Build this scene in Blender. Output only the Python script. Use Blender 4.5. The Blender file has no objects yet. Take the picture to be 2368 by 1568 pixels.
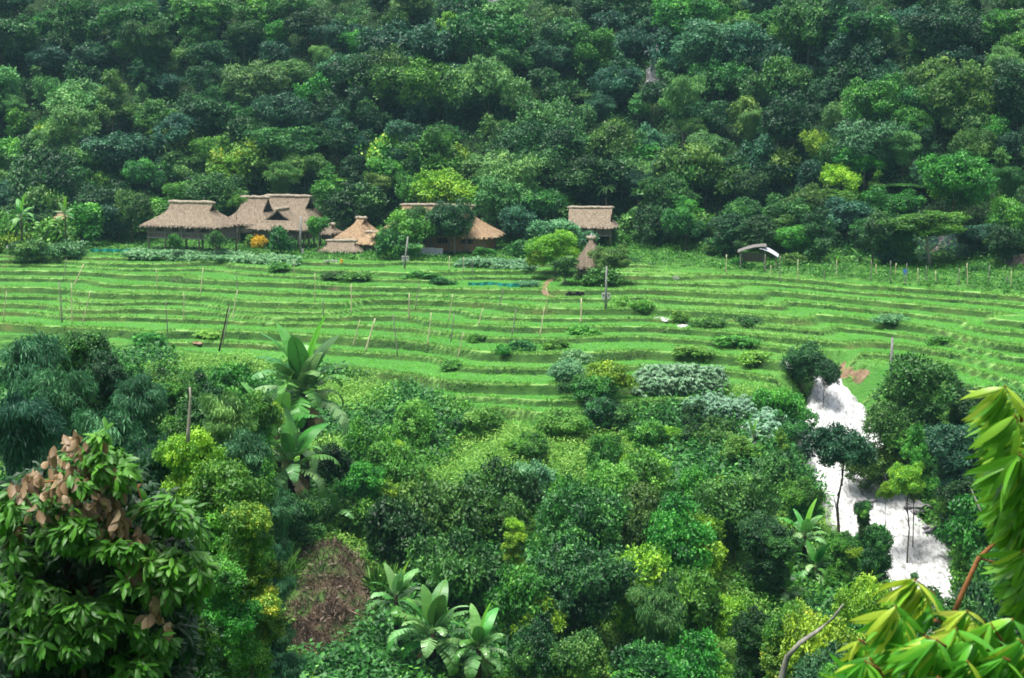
import bpy, math, random
import numpy as np
from mathutils import Vector, Matrix

# ---------------------------------------------------------------- camera, sky, sun, exposure
SC = bpy.context.scene
PITCH = math.radians(7.8); FPX = 1675.0; CAMZ = 24.0
cd = bpy.data.cameras.new("camera"); cam = bpy.data.objects.new("camera", cd)
SC.collection.objects.link(cam); SC.camera = cam
cam.location = (0, 0, CAMZ); cam.rotation_euler = (math.pi/2 - PITCH, 0, 0)
cd.sensor_width = 36; cd.lens = 36*FPX/1024; cd.clip_start = 0.1; cd.clip_end = 6000
cd.dof.use_dof = True; cd.dof.focus_distance = 230; cd.dof.aperture_fstop = 7.0

SUN_EL, SUN_AZ = math.radians(74), math.radians(-50)      # azimuth from +Y towards +X
W = bpy.data.worlds.new("World"); SC.world = W; W.use_nodes = True
wn = W.node_tree.nodes; wl = W.node_tree.links
bg = wn['Background']; sky = wn.new('ShaderNodeTexSky'); sky.sky_type = 'NISHITA'; sky.sun_disc = False
sky.sun_elevation = SUN_EL; sky.sun_rotation = SUN_AZ; sky.air_density = 1.0; sky.dust_density = 4.0
hsv = wn.new('ShaderNodeHueSaturation'); hsv.inputs['Saturation'].default_value = .45      # cloud-veiled sky
wl.new(sky.outputs[0], hsv.inputs['Color']); wl.new(hsv.outputs[0], bg.inputs[0]); bg.inputs[1].default_value = 0.095
sd = bpy.data.lights.new("sun", 'SUN'); sd.energy = 3.0; sd.angle = math.radians(22); sd.color = (1.0, 0.97, 0.90)
sun = bpy.data.objects.new("sun", sd); SC.collection.objects.link(sun)
_d = Vector((math.sin(SUN_AZ)*math.cos(SUN_EL), math.cos(SUN_AZ)*math.cos(SUN_EL)*-1, math.sin(SUN_EL)))
sun.rotation_euler = _d.to_track_quat('Z', 'Y').to_euler()
SC.view_settings.view_transform = 'Standard'; SC.view_settings.look = 'None'
SC.view_settings.exposure = 1.38; SC.view_settings.gamma = 1.0
SC.render.engine = 'CYCLES'
cy = SC.cycles; cy.max_bounces = 5; cy.diffuse_bounces = 3; cy.glossy_bounces = 2; cy.transmission_bounces = 3
cy.volume_bounces = 0; cy.transparent_max_bounces = 6; cy.use_adaptive_sampling = True; cy.adaptive_threshold = 0.02
cy.use_denoising = True; cy.sample_clamp_indirect = 4; cy.filter_width = 1.7
cy.caustics_reflective = False; cy.caustics_refractive = False

# ---------------------------------------------------------------- helpers
RNG = np.random.default_rng(7); R = random.Random(11)
K = 1024/2367.0                                            # photo layout units -> frame pixels
def ray(dx, dy):
    u, v = dx*K, dy*K
    cp, sp = math.cos(PITCH), math.sin(PITCH); a = (u-512)/FPX; b = (339-v)/FPX
    return np.array([a, cp + b*sp, -sp + b*cp])
def P(dx, dy, D):
    r = ray(dx, dy); t = D/r[1]
    return np.array([r[0]*t, D, CAMZ + r[2]*t])
def tan_of(row): return math.tan(PITCH + math.atan((row-339)/FPX))
def nrm(a): return a/np.maximum(np.linalg.norm(a, axis=-1, keepdims=True), 1e-9)

_TAB = RNG.random((64, 256, 256)).astype(np.float32)
def vnoise(x, y, s, seed=0):
    x = np.asarray(x, float)/s; y = np.asarray(y, float)/s
    xi = np.floor(x).astype(int); yi = np.floor(y).astype(int); fx = x-xi; fy = y-yi
    fx = fx*fx*(3-2*fx); fy = fy*fy*(3-2*fy); T = _TAB[seed % 64]
    g = lambda i, j: T[i & 255, j & 255]
    return (g(xi, yi)*(1-fx)+g(xi+1, yi)*fx)*(1-fy)+(g(xi, yi+1)*(1-fx)+g(xi+1, yi+1)*fx)*fy*1.0-0.5

# ---------------------------------------------------------------- terrain function
U_ = np.array([-100, 60, 200, 280, 330, 380, 450, 540, 640, 740, 800, 850, 900, 950, 1024, 1150.])
NR_ = np.array([335, 335, 352, 362, 372, 383, 390, 420, 402, 385, 395, 372, 385, 392, 392, 392.])
FR_ = np.interp(U_, [0, 150, 300, 500, 640, 740, 865, 1024, 1150], [253, 255, 259, 262, 264, 270, 279, 290, 298])
Z0 = 0.6; SL = 0.09                                       # level of the village edge; fall of the fields
NR_ = NR_+np.interp(U_, [380, 450, 540, 640, 700], [0, 12, 9, 8, 0])
DF_ = np.array([(CAMZ-Z0)/tan_of(r) for r in FR_])
DN_ = np.array([(CAMZ-Z0+SL*df)/(tan_of(r)+SL) for r, df in zip(NR_, DF_)])
_rv = [(182, -5.9), (176, -9), (168, -10.6), (162, -12.8), (157, -14.5), (148, -16.1), (142, -16.8), (132, -18.3), (115, -20), (80, -18), (60, -11), (25, 6), (10, 15.5), (4, 22.3)]
_near = {
 -100: [(170,-7),(130,-8),(100,-6),(80,-1),(60,4),(40,9),(25,12),(10,18),(4,22.3)],
   60: [(170,-7),(130,-8),(100,-6),(80,-2),(60,3),(40,8),(25,11),(10,18),(4,22.3)],
  200: [(170,-8),(135,-9),(112,-12),(85,-9),(60,-2),(40,3),(25,8),(10,17),(4,22.3)],
  280: [(170,-8.5),(140,-10),(128,-10.4),(119,-14.8),(108,-15.5),(85,-13),(60,-6),(25,7),(10,16),(4,22.3)],
  330: [(170,-9),(140,-10),(126.5,-10.2),(119,-14.8),(108,-15.6),(85,-16),(60,-8),(25,7),(10,16),(4,22.3)],
  380: [(170,-9.3),(140,-11.5),(125,-13),(117,-15.5),(108,-16),(85,-16),(60,-9),(25,6),(10,16),(4,22.3)],
  450: [(165,-10.3),(140,-13),(120,-15.3),(108,-17),(85,-17),(60,-10),(25,6),(10,16),(4,22.3)],
  540: [(156,-9.5),(148,-12),(140,-13.6),(120,-16),(108,-18),(85,-17),(60,-10),(25,6),(10,16),(4,22.3)],
  640: [(168,-9.4),(150,-12.5),(130,-15.5),(112,-18.5),(85,-17),(60,-10),(25,6),(10,16),(4,22.3)],
  740: [(170,-9),(150,-13),(130,-16.5),(115,-18.5),(100,-20),(80,-18),(60,-11),(25,6),(10,16),(4,22.3)],
  800: [(172,-9.3),(155,-13.2),(140,-17),(125,-19.5),(110,-21),(80,-18),(60,-11),(25,6),(10,16),(4,22.3)],
  850: _rv, 900: _rv,
  950: [(176,-7),(168,-8.5),(160,-11),(150,-14.5),(140,-16.5),(130,-18.5),(115,-20),(80,-18),(60,-11),(25,6),(10,15.5),(4,22.3)],
 1024: [(172,-6.5),(160,-8),(150,-10),(140,-13),(125,-16),(100,-18),(80,-16),(60,-10),(25,6),(10,15.5),(4,22.3)],
 1150: [(172,-6.5),(160,-8),(150,-10),(140,-12),(125,-14),(100,-15),(80,-13),(60,-8),(25,7),(10,16),(4,22.3)]}
DG = np.concatenate([np.arange(0, 320, 1.0), np.arange(320, 2600, 10.0)])
ZT = []
for i, u in enumerate(U_):
    df, dn = DF_[i], DN_[i]
    pts = [(q, z) for q, z in _near[int(u)] if q < dn-1.5][::-1]
    pts += [(dn, Z0-SL*(df-dn)), (df, Z0), (df+8, Z0+.4), (df+22, 2.0), (df+34, 7), (df+130, 76), (df+190, 100), (df+420, 108), (2600, 112)]
    ZT.append(np.interp(DG, [p[0] for p in pts], [p[1] for p in pts]))
ZT = np.array(ZT)
# stream cascade outline (photo layout rows -> depth)
RIV = [(845, 190, 1885, 1915), (880, 184, 1893, 1938), (920, 180, 1874, 1978), (970, 176, 1862, 2014), (1030, 169, 1842, 2046), (1080, 165.5, 1866, 2068),
       (1130, 161.5, 1900, 2088), (1190, 157, 1922, 2128), (1240, 152.5, 1950, 2172), (1290, 148, 2020, 2210), (1350, 142, 2045, 2235), (1420, 136, 2100, 2285), (1500, 129, 2160, 2350), (1600, 121, 2260, 2460)]
_rp = sorted([(D, P(l, y, D), P(r, y, D)) for y, D, l, r in RIV], key=lambda q: q[0])
RD = np.array([q[0] for q in _rp]); RL = np.array([q[1][0] for q in _rp]); RR = np.array([q[2][0] for q in _rp]); RZ = np.array([q[1][2] for q in _rp])

LV = np.concatenate([[0], np.cumsum([.42,.55,.36,.6,.45,.7,.4,.55,.48,.85,.5,.95,.6,1.1,.7,.9]), 10+np.arange(1, 30)])
def colval(u, arr): return np.interp(u, U_, arr)
def base_h(x, y):
    x = np.atleast_1d(np.asarray(x, float)); y = np.atleast_1d(np.asarray(y, float))
    yy = np.maximum(y, 4.0)
    u = np.clip(512 + FPX*x/yy*0.9907, -100, 1149.9)
    j = np.clip(np.searchsorted(U_, u, side='right')-1, 0, len(U_)-2); f = (u-U_[j])/(U_[j+1]-U_[j])
    k = np.clip(np.searchsorted(DG, yy, side='right')-1, 0, len(DG)-2); g = np.clip((yy-DG[k])/(DG[k+1]-DG[k]), 0, 1)
    z = (ZT[j, k]*(1-g)+ZT[j, k+1]*g)*(1-f)+(ZT[j+1, k]*(1-g)+ZT[j+1, k+1]*g)*f
    return z, u
def terrain(x, y, full=False):
    x = np.atleast_1d(np.asarray(x, float)); y = np.atleast_1d(np.asarray(y, float))
    z, u = base_h(x, y); dn = colval(u, DN_); df = colval(u, DF_)
    dnn = dn + 2.0*vnoise(x, y, 9, 3)
    m = ((y > dnn) & (y < df-1.0)).astype(float)
    q = Z0 - z + (0.75+1.3*np.clip((df-52-y)/25, 0, 1))*vnoise(x, y, 38, 1) + 0.24*vnoise(x, y, 17, 2) + 0.06*vnoise(x, y, 3.1, 4)
    q = q + .32*np.tanh(2.5*np.sin(x/17.0+1.3*vnoise(x, y, 15, 30)*3+y*.05))*np.clip(y/200, 0, 1)
    q = np.maximum(q, 0.0); n = np.clip(np.searchsorted(LV, q, side='right')-1, 0, len(LV)-2)
    fr = (q-LV[n])/(LV[n+1]-LV[n])                          # 0 at the foot's uphill side, 1 at the lip of the next drop
    bw = 0.15
    drop = np.clip((fr-(1-bw))/bw, 0, 1); drop = drop*drop*(3-2*drop)
    zt = Z0-(LV[n] + drop*(LV[n+1]-LV[n])) + 0.10*np.exp(-((fr-(1-bw)+.03)/.05)**2)
    rough = (vnoise(x, y, 7, 5)*1.3 + vnoise(x, y, 2.6, 6)*.5)
    out_amp = np.clip((dnn-y)/6, 0, 1) + np.clip((y-df-30)/20, 0, 4)
    zz = np.where(m > 0, zt + .05*vnoise(x, y, 1.7, 8), z + rough*np.clip(out_amp, 0, 4)*np.clip((y-5)/20, 0, 1))
    # stream bed
    inside = (y > RD[0]-3) & (y < RD[-1])
    xl = np.interp(y, RD, RL); xr = np.interp(y, RD, RR); zr = np.interp(y, RD, RZ)
    dist = np.maximum(np.maximum(xl-x, x-xr), 0)
    tgt = zr-0.9+np.maximum(dist-0.3, 0)*1.1
    zz = np.where(inside & (dist < 5), np.minimum(zz, tgt+0*zz), zz)
    # keep the banks at the level of the water
    zz = np.where(inside & (dist < 2.6), np.maximum(zz, np.minimum(tgt, zr+.1)), zz)
    if full: return zz, m, fr, bw, u, dn, df
    return zz
def tz(x, y): return float(terrain(x, y)[0])
def hit(dx, dy, lo=90, hi=420):
    r = ray(dx, dy); t = np.arange(lo, hi, .25)/r[1]
    z = terrain(r[0]*t, r[1]*t); s = np.nonzero(CAMZ+r[2]*t < z)[0]
    k = s[0] if len(s) else -1
    return np.array([r[0]*t[k], r[1]*t[k], z[k]])

# ---------------------------------------------------------------- materials
def new_mat(name):
    m = bpy.data.materials.new(name); m.use_nodes = True; nt = m.node_tree
    return m, nt.nodes, nt.links, nt.nodes['Principled BSDF']
def ramp(nd, stops):
    r = nd.new('ShaderNodeValToRGB'); e = r.color_ramp.elements
    while len(e) < len(stops): e.new(0.5)
    for k, (p, c) in enumerate(stops): e[k].position = p; e[k].color = (*c, 1)
    return r
def foliage(name, dark, mid, light, rough=0.5, trans=0.28, young=None):
    m, nd, ln, bs = new_mat(name)
    at = nd.new('ShaderNodeAttribute'); at.attribute_name = 'tint'
    st = [(0.0, dark), (0.55, mid), (0.92, light)]
    if young: st = [(0.0, dark), (0.5, mid), (0.8, light), (0.97, young)]
    r = ramp(nd, st); ln.new(at.outputs['Fac'], r.inputs[0])
    oi = nd.new('ShaderNodeObjectInfo'); hs = nd.new('ShaderNodeHueSaturation')
    mr = nd.new('ShaderNodeMapRange'); mr.inputs[3].default_value = .75; mr.inputs[4].default_value = 1.25
    ln.new(oi.outputs['Random'], mr.inputs[0]); ln.new(mr.outputs[0], hs.inputs['Value'])
    ml = nd.new('ShaderNodeMath'); ml.operation = 'MULTIPLY'; ml.inputs[1].default_value = 7.31
    fr = nd.new('ShaderNodeMath'); fr.operation = 'FRACT'; m2 = nd.new('ShaderNodeMapRange'); m2.inputs[3].default_value = .482; m2.inputs[4].default_value = .518
    ln.new(oi.outputs['Random'], ml.inputs[0]); ln.new(ml.outputs[0], fr.inputs[0]); ln.new(fr.outputs[0], m2.inputs[0]); ln.new(m2.outputs[0], hs.inputs['Hue'])
    ln.new(r.outputs[0], hs.inputs['Color']); ln.new(hs.outputs[0], bs.inputs['Base Color'])
    bs.inputs['Roughness'].default_value = rough; bs.inputs['Specular IOR Level'].default_value = 0.35
    tr = nd.new('ShaderNodeBsdfTranslucent'); ln.new(hs.outputs[0], tr.inputs[0])
    mx = nd.new('ShaderNodeMixShader'); mx.inputs[0].default_value = trans
    ln.new(bs.outputs[0], mx.inputs[1]); ln.new(tr.outputs[0], mx.inputs[2]); ln.new(mx.outputs[0], nd['Material Output'].inputs[0])
    return m
def plain(name, c1, c2, scale=3.0, rough=.85, bump=.3, stretch=(1, 1, 1), det=6, spec=.2):
    m, nd, ln, bs = new_mat(name)
    tc = nd.new('ShaderNodeTexCoord'); mp = nd.new('ShaderNodeMapping'); mp.inputs['Scale'].default_value = stretch
    no = nd.new('ShaderNodeTexNoise'); no.inputs['Scale'].default_value = scale; no.inputs['Detail'].default_value = det
    ln.new(tc.outputs['Object'], mp.inputs[0]); ln.new(mp.outputs[0], no.inputs[0])
    r = ramp(nd, [(.3, c1), (.7, c2)]); ln.new(no.outputs[0], r.inputs[0]); ln.new(r.outputs[0], bs.inputs['Base Color'])
    b = nd.new('ShaderNodeBump'); b.inputs['Strength'].default_value = bump; b.inputs['Distance'].default_value = .1
    ln.new(no.outputs[0], b.inputs['Height']); ln.new(b.outputs[0], bs.inputs['Normal'])
    bs.inputs['Roughness'].default_value = rough; bs.inputs['Specular IOR Level'].default_value = spec
    return m
F = {
 'teal':   foliage('leaf_teal', (.006,.034,.020), (.024,.110,.055), (.090,.27,.130)),
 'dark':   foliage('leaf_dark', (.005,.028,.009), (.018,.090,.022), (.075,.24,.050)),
 'mid':    foliage('leaf_mid', (.008,.048,.011), (.040,.165,.028), (.14,.37,.065)),
 'fresh':  foliage('leaf_fresh', (.012,.075,.010), (.065,.26,.026), (.20,.50,.060)),
 'lime':   foliage('leaf_lime', (.05,.17,.012), (.22,.44,.025), (.48,.70,.05)),
 'yellow': foliage('leaf_yellow', (.03,.13,.014), (.12,.31,.03), (.38,.52,.05), young=(.62,.64,.07)),
 'olive':  foliage('leaf_olive', (.014,.060,.010), (.075,.19,.030), (.21,.36,.070)),
 'blue':   foliage('leaf_bluish', (.012,.060,.024), (.048,.18,.075), (.20,.44,.22)),
 'bamboo': foliage('leaf_bamboo', (.022,.090,.022), (.10,.28,.065), (.28,.52,.15)),
 'pale':   foliage('leaf_pale', (.03,.13,.04), (.12,.31,.12), (.32,.54,.28)),
 'rust':   foliage('leaf_rust', (.06,.06,.02), (.17,.13,.055), (.32,.20,.11)),
 'banana': foliage('leaf_banana', (.022,.095,.016), (.070,.24,.040), (.26,.46,.19), rough=.30, trans=.22),
 'bananayoung': foliage('leaf_banana_young', (.090,.280,.020), (.140,.380,.030), (.240,.500,.050), rough=.4, trans=.4),
 'deadleaf': foliage('leaf_withered', (.07,.04,.022), (.19,.115,.06), (.38,.26,.16), trans=.15),
 'goldflower': foliage('flower_gold', (.250,.200,.010), (.600,.420,.010), (.750,.600,.030)),
 'drygrass': foliage('dry_grass_blades', (.05,.038,.026), (.14,.105,.068), (.34,.27,.19), trans=.1),
 'slopegrass': foliage('slope_grass_blades', (.05,.18,.020), (.16,.40,.050), (.36,.62,.13)),
 'grass': foliage('grass_blades', (.041,.149,.024), (.108,.311,.047), (.270,.513,.121)),
 'ricegrass': foliage('rice_blades', (.053,.285,.021), (.090,.405,.030), (.150,.540,.053), trans=.3),
 'gloss': foliage('leaf_glossy', (.012,.070,.008), (.050,.220,.014), (.130,.400,.030), rough=.45, trans=.3),
 'mango': foliage('leaf_long_green', (.030,.12,.012), (.12,.33,.024), (.34,.58,.05), rough=.28, trans=.35),
 'mangonew': foliage('leaf_long_new', (.22,.38,.03), (.42,.60,.05), (.62,.70,.12), rough=.35, trans=.4),
 'mangonew_old': foliage('leaf_long_new_b', (.220,.300,.020), (.420,.460,.030), (.620,.520,.080), rough=.35, trans=.4),
}
M = {
 'bark': plain('bark', (.05,.038,.028), (.14,.11,.085), 4, stretch=(1, 1, .3)),
 'barkpale': plain('bark_pale', (.16,.15,.12), (.30,.28,.23), 4, stretch=(1, 1, .3)),
 'barkdark': plain('bark_dark', (.02,.012,.010), (.06,.035,.028), 3, stretch=(2, 2, .4)),
 'twig': plain('twig_reddish', (.12,.045,.015), (.26,.11,.04), 8),
 'thatch': plain('thatch', (.095,.074,.053), (.235,.187,.135), 2.2, bump=.9, stretch=(2.5, .8, .8), det=9),
 'thatchnew': plain('thatch_new', (.14,.09,.052), (.32,.22,.135), 2.2, bump=.9, stretch=(2.5, .8, .8), det=9),
 'thatchold': plain('thatch_old', (.075,.060,.065), (.17,.125,.12), 2.2, bump=.9, stretch=(2.5, .8, .8), det=9),
 'ridge': plain('ridge_straw', (.15,.125,.095), (.36,.31,.24), 2.5, bump=.8, stretch=(1, 3, 1)),
 'wood': plain('weathered_wood', (.10,.085,.075), (.26,.22,.20), 3, stretch=(6, 6, .6)),
 'woodwarm': plain('warm_wood', (.16,.085,.04), (.34,.20,.11), 3, stretch=(5, 5, .6)),
 'gapshade_stone': plain('opening_shade_dark_stone', (.008,.008,.010), (.02,.02,.022), 3),  # near-black colour stands in for shade inside openings; dark stones share it
 'slat': plain('slat_wall', (.085,.068,.065), (.22,.18,.17), 6, stretch=(3.5, 3.5, .2)),
 'plaster': plain('pale_daub', (.28,.24,.21), (.45,.40,.36), 2),
 'concrete': plain('concrete', (.15,.15,.145), (.27,.27,.26), 3),
 'metalwhite': plain('white_metal', (.30,.30,.30), (.42,.42,.42), 2, bump=.05, rough=.5),
 'metalgrey': plain('grey_sheet', (.085,.08,.075), (.17,.16,.15), 1.5, bump=.2, rough=.6),
 'cloth': plain('white_cloth', (.33,.34,.40), (.46,.46,.52), 2, bump=.2),
 'bluecloth': plain('blue_cloth', (.03,.12,.45), (.07,.22,.62), 3),
 'net': plain('teal_net', (.01,.16,.13), (.03,.28,.22), 6),
 'bamboopole': plain('bamboo_pole', (.36,.32,.19), (.55,.50,.34), 3, stretch=(1, 1, .4)),
 'greypole': plain('grey_pole', (.12,.12,.10), (.24,.23,.20), 3, stretch=(1, 1, .4)),
 'dirt': plain('dirt', (.12,.075,.045), (.26,.17,.11), 1.2, bump=.5),
 'rock': plain('limestone', (.10,.10,.11), (.36,.34,.36), .8, bump=1.0, stretch=(1, 1, .4)),
 'orange': plain('orange_plastic', (.60,.30,.04), (.75,.42,.07), 2, bump=0),
 'tile': plain('faded_tile', (.08,.055,.06), (.34,.24,.25), 1.5, bump=.5),
}
# ground
def ground_material():
    m, nd, ln, bs = new_mat('ground_cover')
    def attr(n):
        a = nd.new('ShaderNodeAttribute'); a.attribute_name = n; return a.outputs['Fac']
    def noise(s, d=6, st=(1, 1, 1)):
        ge = nd.new('ShaderNodeNewGeometry'); mp = nd.new('ShaderNodeMapping'); mp.inputs['Scale'].default_value = st
        ln.new(ge.outputs['Position'], mp.inputs[0])
        n = nd.new('ShaderNodeTexNoise'); n.inputs['Scale'].default_value = s; n.inputs['Detail'].default_value = d; ln.new(mp.outputs[0], n.inputs[0]); return n.outputs[0]
    def mix(f, a, b):
        x = nd.new('ShaderNodeMix'); x.data_type = 'RGBA'; ln.new(f, x.inputs['Factor'])
        for v, k in ((a, 'A'), (b, 'B')):
            s = [i for i in x.inputs if i.name == k and i.type == 'RGBA'][0]
            ln.new(v, s)
        return [o for o in x.outputs if o.type == 'RGBA'][0]
    def cr(src, st): r = ramp(nd, st); ln.new(src, r.inputs[0]); return r.outputs[0]
    n1 = noise(.05, 4); n2 = noise(.55, 7); n3 = noise(3.0, 4); nb = noise(.13, 5, (1, 1.6, 1))
    paddy = cr(n1, [(.3, (.036,.140,.022)), (.52, (.050,.172,.028)), (.72, (.078,.205,.042))])
    pad2 = cr(n3, [(.3, (.034,.125,.018)), (.7, (.075,.21,.04))])
    f05 = nd.new('ShaderNodeMath'); f05.operation = 'MULTIPLY'; f05.inputs[1].default_value = .7; ln.new(n2, f05.inputs[0])
    paddy = mix(f05.outputs[0], paddy, pad2)
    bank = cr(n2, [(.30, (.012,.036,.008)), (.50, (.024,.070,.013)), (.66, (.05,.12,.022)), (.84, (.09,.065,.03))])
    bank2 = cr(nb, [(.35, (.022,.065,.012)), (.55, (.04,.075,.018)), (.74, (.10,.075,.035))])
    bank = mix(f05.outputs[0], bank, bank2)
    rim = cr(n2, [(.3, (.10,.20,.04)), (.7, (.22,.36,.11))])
    wild = cr(n2, [(.3, (.018,.060,.010)), (.5, (.045,.13,.020)), (.75, (.10,.22,.045))])
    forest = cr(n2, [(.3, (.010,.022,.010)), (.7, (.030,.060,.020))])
    dirt = cr(n2, [(.34, (.016,.012,.009)), (.46, (.055,.038,.026)), (.55, (.10,.072,.05)), (.62, (.04,.07,.02)), (.8, (.05,.12,.028))])
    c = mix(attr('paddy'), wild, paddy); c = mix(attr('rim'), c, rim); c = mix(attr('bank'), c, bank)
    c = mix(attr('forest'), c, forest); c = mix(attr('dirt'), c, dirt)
    ln.new(c, bs.inputs['Base Color']); bs.inputs['Roughness'].default_value = .9; bs.inputs['Specular IOR Level'].default_value = .1
    b = nd.new('ShaderNodeBump'); b.inputs['Strength'].default_value = .7; b.inputs['Distance'].default_value = .25
    ln.new(n3, b.inputs['Height']); ln.new(b.outputs[0], bs.inputs['Normal'])
    return m

# ---------------------------------------------------------------- object helpers
def link(o, parent=None, label=None, cat=None, group=None, kind=None):
    SC.collection.objects.link(o)
    if parent is not None: o.parent = parent
    if label: o['label'] = label
    if cat: o['category'] = cat
    if group: o['group'] = group
    if kind: o['kind'] = kind
    return o
def empty(name, loc, label, cat, group=None, rz=0):
    o = bpy.data.objects.new(name, None); o.empty_display_size = .5; o.location = loc; o.rotation_euler = (0, 0, rz)
    return link(o, None, label, cat, group)
def np_mesh(name, V, faces, mat, tint=None, smooth=False, attrs=None):
    """faces: list of (F,k) int arrays"""
    me = bpy.data.meshes.new(name); V = np.asarray(V, np.float32)
    me.vertices.add(len(V)); me.vertices.foreach_set('co', V.ravel())
    nl = sum(f.size for f in faces); npoly = sum(len(f) for f in faces)
    me.loops.add(nl); me.loops.foreach_set('vertex_index', np.concatenate([f.ravel() for f in faces]).astype(np.int32))
    tot = np.concatenate([np.full(len(f), f.shape[1], np.int32) for f in faces]); st = np.concatenate([[0], np.cumsum(tot)[:-1]]).astype(np.int32)
    me.polygons.add(npoly); me.polygons.foreach_set('loop_start', st); me.polygons.foreach_set('loop_total', tot)
    me.polygons.foreach_set('use_smooth', np.full(npoly, smooth))
    if tint is not None:
        a = me.attributes.new('tint', 'FLOAT', 'FACE'); a.data.foreach_set('value', np.asarray(tint, np.float32))
    for k, v in (attrs or {}).items():
        a = me.attributes.new(k, 'FLOAT', 'POINT'); a.data.foreach_set('value', np.asarray(v, np.float32))
    me.update(calc_edges=True); me.materials.append(mat)
    return me
def leaf_arrays(Pp, AX, N, L, Wd, tint, style='d', droop=.15, fold=.12):
    n = len(Pp); AX = nrm(AX); N = nrm(N - (N*AX).sum(1, keepdims=True)*AX); S = np.cross(AX, N)
    L = np.broadcast_to(L, n)[:, None]; Wd = np.broadcast_to(Wd, n)[:, None]
    if style == 'd':
        V = np.stack([Pp, Pp+AX*L*.42+S*Wd*.5-N*Wd*fold, Pp+AX*L-N*L*droop, Pp+AX*L*.42-S*Wd*.5-N*Wd*fold], 1).reshape(-1, 3)
        b = np.arange(n)[:, None]*4
        fc = np.concatenate([b+[0, 2, 1], b+[0, 3, 2]]); return V, [fc], np.concatenate([tint, tint])
    if style == 'l':
        tt_ = [0, .12, .3, .5, .7, .87, 1]; ww = [0, .26, .45, .5, .42, .22, 0]; vs = []
        qq = lambda t, w: Pp+AX*L*t-N*L*droop*t*t*1.6+S*Wd*w-N*Wd*abs(w)*fold*2*math.cos(t*2.2)
        for t, w in zip(tt_, ww): vs += [qq(t, w), qq(t, 0), qq(t, -w)]
        V = np.stack(vs, 1).reshape(-1, 3); b = np.arange(n)[:, None]*21; fs = []
        for k in range(6):
            o = 3*k; fs += [b+[o, o+1, o+4, o+3], b+[o+1, o+2, o+5, o+4]]
        return V, [np.concatenate(fs)], np.tile(tint, 12)
    q = lambda t, w: Pp+AX*L*t-N*L*droop*t*t*1.6+S*Wd*w-N*Wd*abs(w)*fold*2
    V = np.stack([q(0, 0), q(.28, .42), q(.65, .45), q(1, 0), q(.65, -.45), q(.28, -.42), q(.3, 0), q(.66, 0)], 1).reshape(-1, 3)
    b = np.arange(n)[:, None]*8
    t3 = np.concatenate([b+[0, 6, 1], b+[7, 3, 2], b+[0, 5, 6], b+[7, 4, 3]]); t4 = np.concatenate([b+[6, 7, 2, 1], b+[6, 5, 4, 7]])
    return V, [t3, t4], np.concatenate([np.tile(tint, 4), np.tile(tint, 2)])
def leaf_mesh(name, parts, mat, smooth=False):
    Vs, f3, f4, t3, t4 = [], [], [], [], []; off = 0
    for V, fs, t in parts:
        k = 0
        for f in fs:
            (f3 if f.shape[1] == 3 else f4).append(f+off); (t3 if f.shape[1] == 3 else t4).append(t[k:k+len(f)]); k += len(f)
        Vs.append(V); off += len(V)
    faces, tt = [], []
    if f3: faces.append(np.concatenate(f3)); tt += t3
    if f4: faces.append(np.concatenate(f4)); tt += t4
    return np_mesh(name, np.concatenate(Vs), faces, mat, np.concatenate(tt), smooth)
class MB:
    def __init__(s): s.v = []; s.f = []
    def box(s, c, d, rz=0):
        i = len(s.v); cs, sn = math.cos(rz), math.sin(rz)
        for a in (-.5, .5):
            for b in (-.5, .5):
                for e in (-.5, .5):
                    x, y = a*d[0], b*d[1]; s.v.append((c[0]+x*cs-y*sn, c[1]+x*sn+y*cs, c[2]+e*d[2]))
        s.f += [tuple(i+k for k in q) for q in ((0, 1, 3, 2), (4, 6, 7, 5), (0, 4, 5, 1), (2, 3, 7, 6), (0, 2, 6, 4), (1, 5, 7, 3))]
        return s
    def tube(s, pts, rad, n=6):
        pts = [Vector(p) for p in pts]; i0 = len(s.v)
        for k, p in enumerate(pts):
            d = (pts[min(k+1, len(pts)-1)]-pts[max(k-1, 0)]).normalized(); a = d.orthogonal().normalized(); b = d.cross(a)
            r = rad[k] if hasattr(rad, '__len__') else rad
            for j in range(n):
                t = 2*math.pi*j/n; s.v.append(tuple(p+(a*math.cos(t)+b*math.sin(t))*r))
        for k in range(len(pts)-1):
            for j in range(n):
                s.f.append((i0+k*n+j, i0+k*n+(j+1) % n, i0+(k+1)*n+(j+1) % n, i0+(k+1)*n+j))
        s.f.append(tuple(i0+j for j in range(n))[::-1]); s.f.append(tuple(i0+(len(pts)-1)*n+j for j in range(n)))
        return s
    def mesh(s, name, mat, smooth=False):
        me = bpy.data.meshes.new(name); me.from_pydata(s.v, [], s.f); me.materials.append(mat)
        if smooth:
            for p in me.polygons: p.use_smooth = True
        return me
    def obj(s, name, mat, parent=None, smooth=False, **kw):
        return link(bpy.data.objects.new(name, s.mesh(name, mat, smooth)), parent, **kw)

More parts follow.
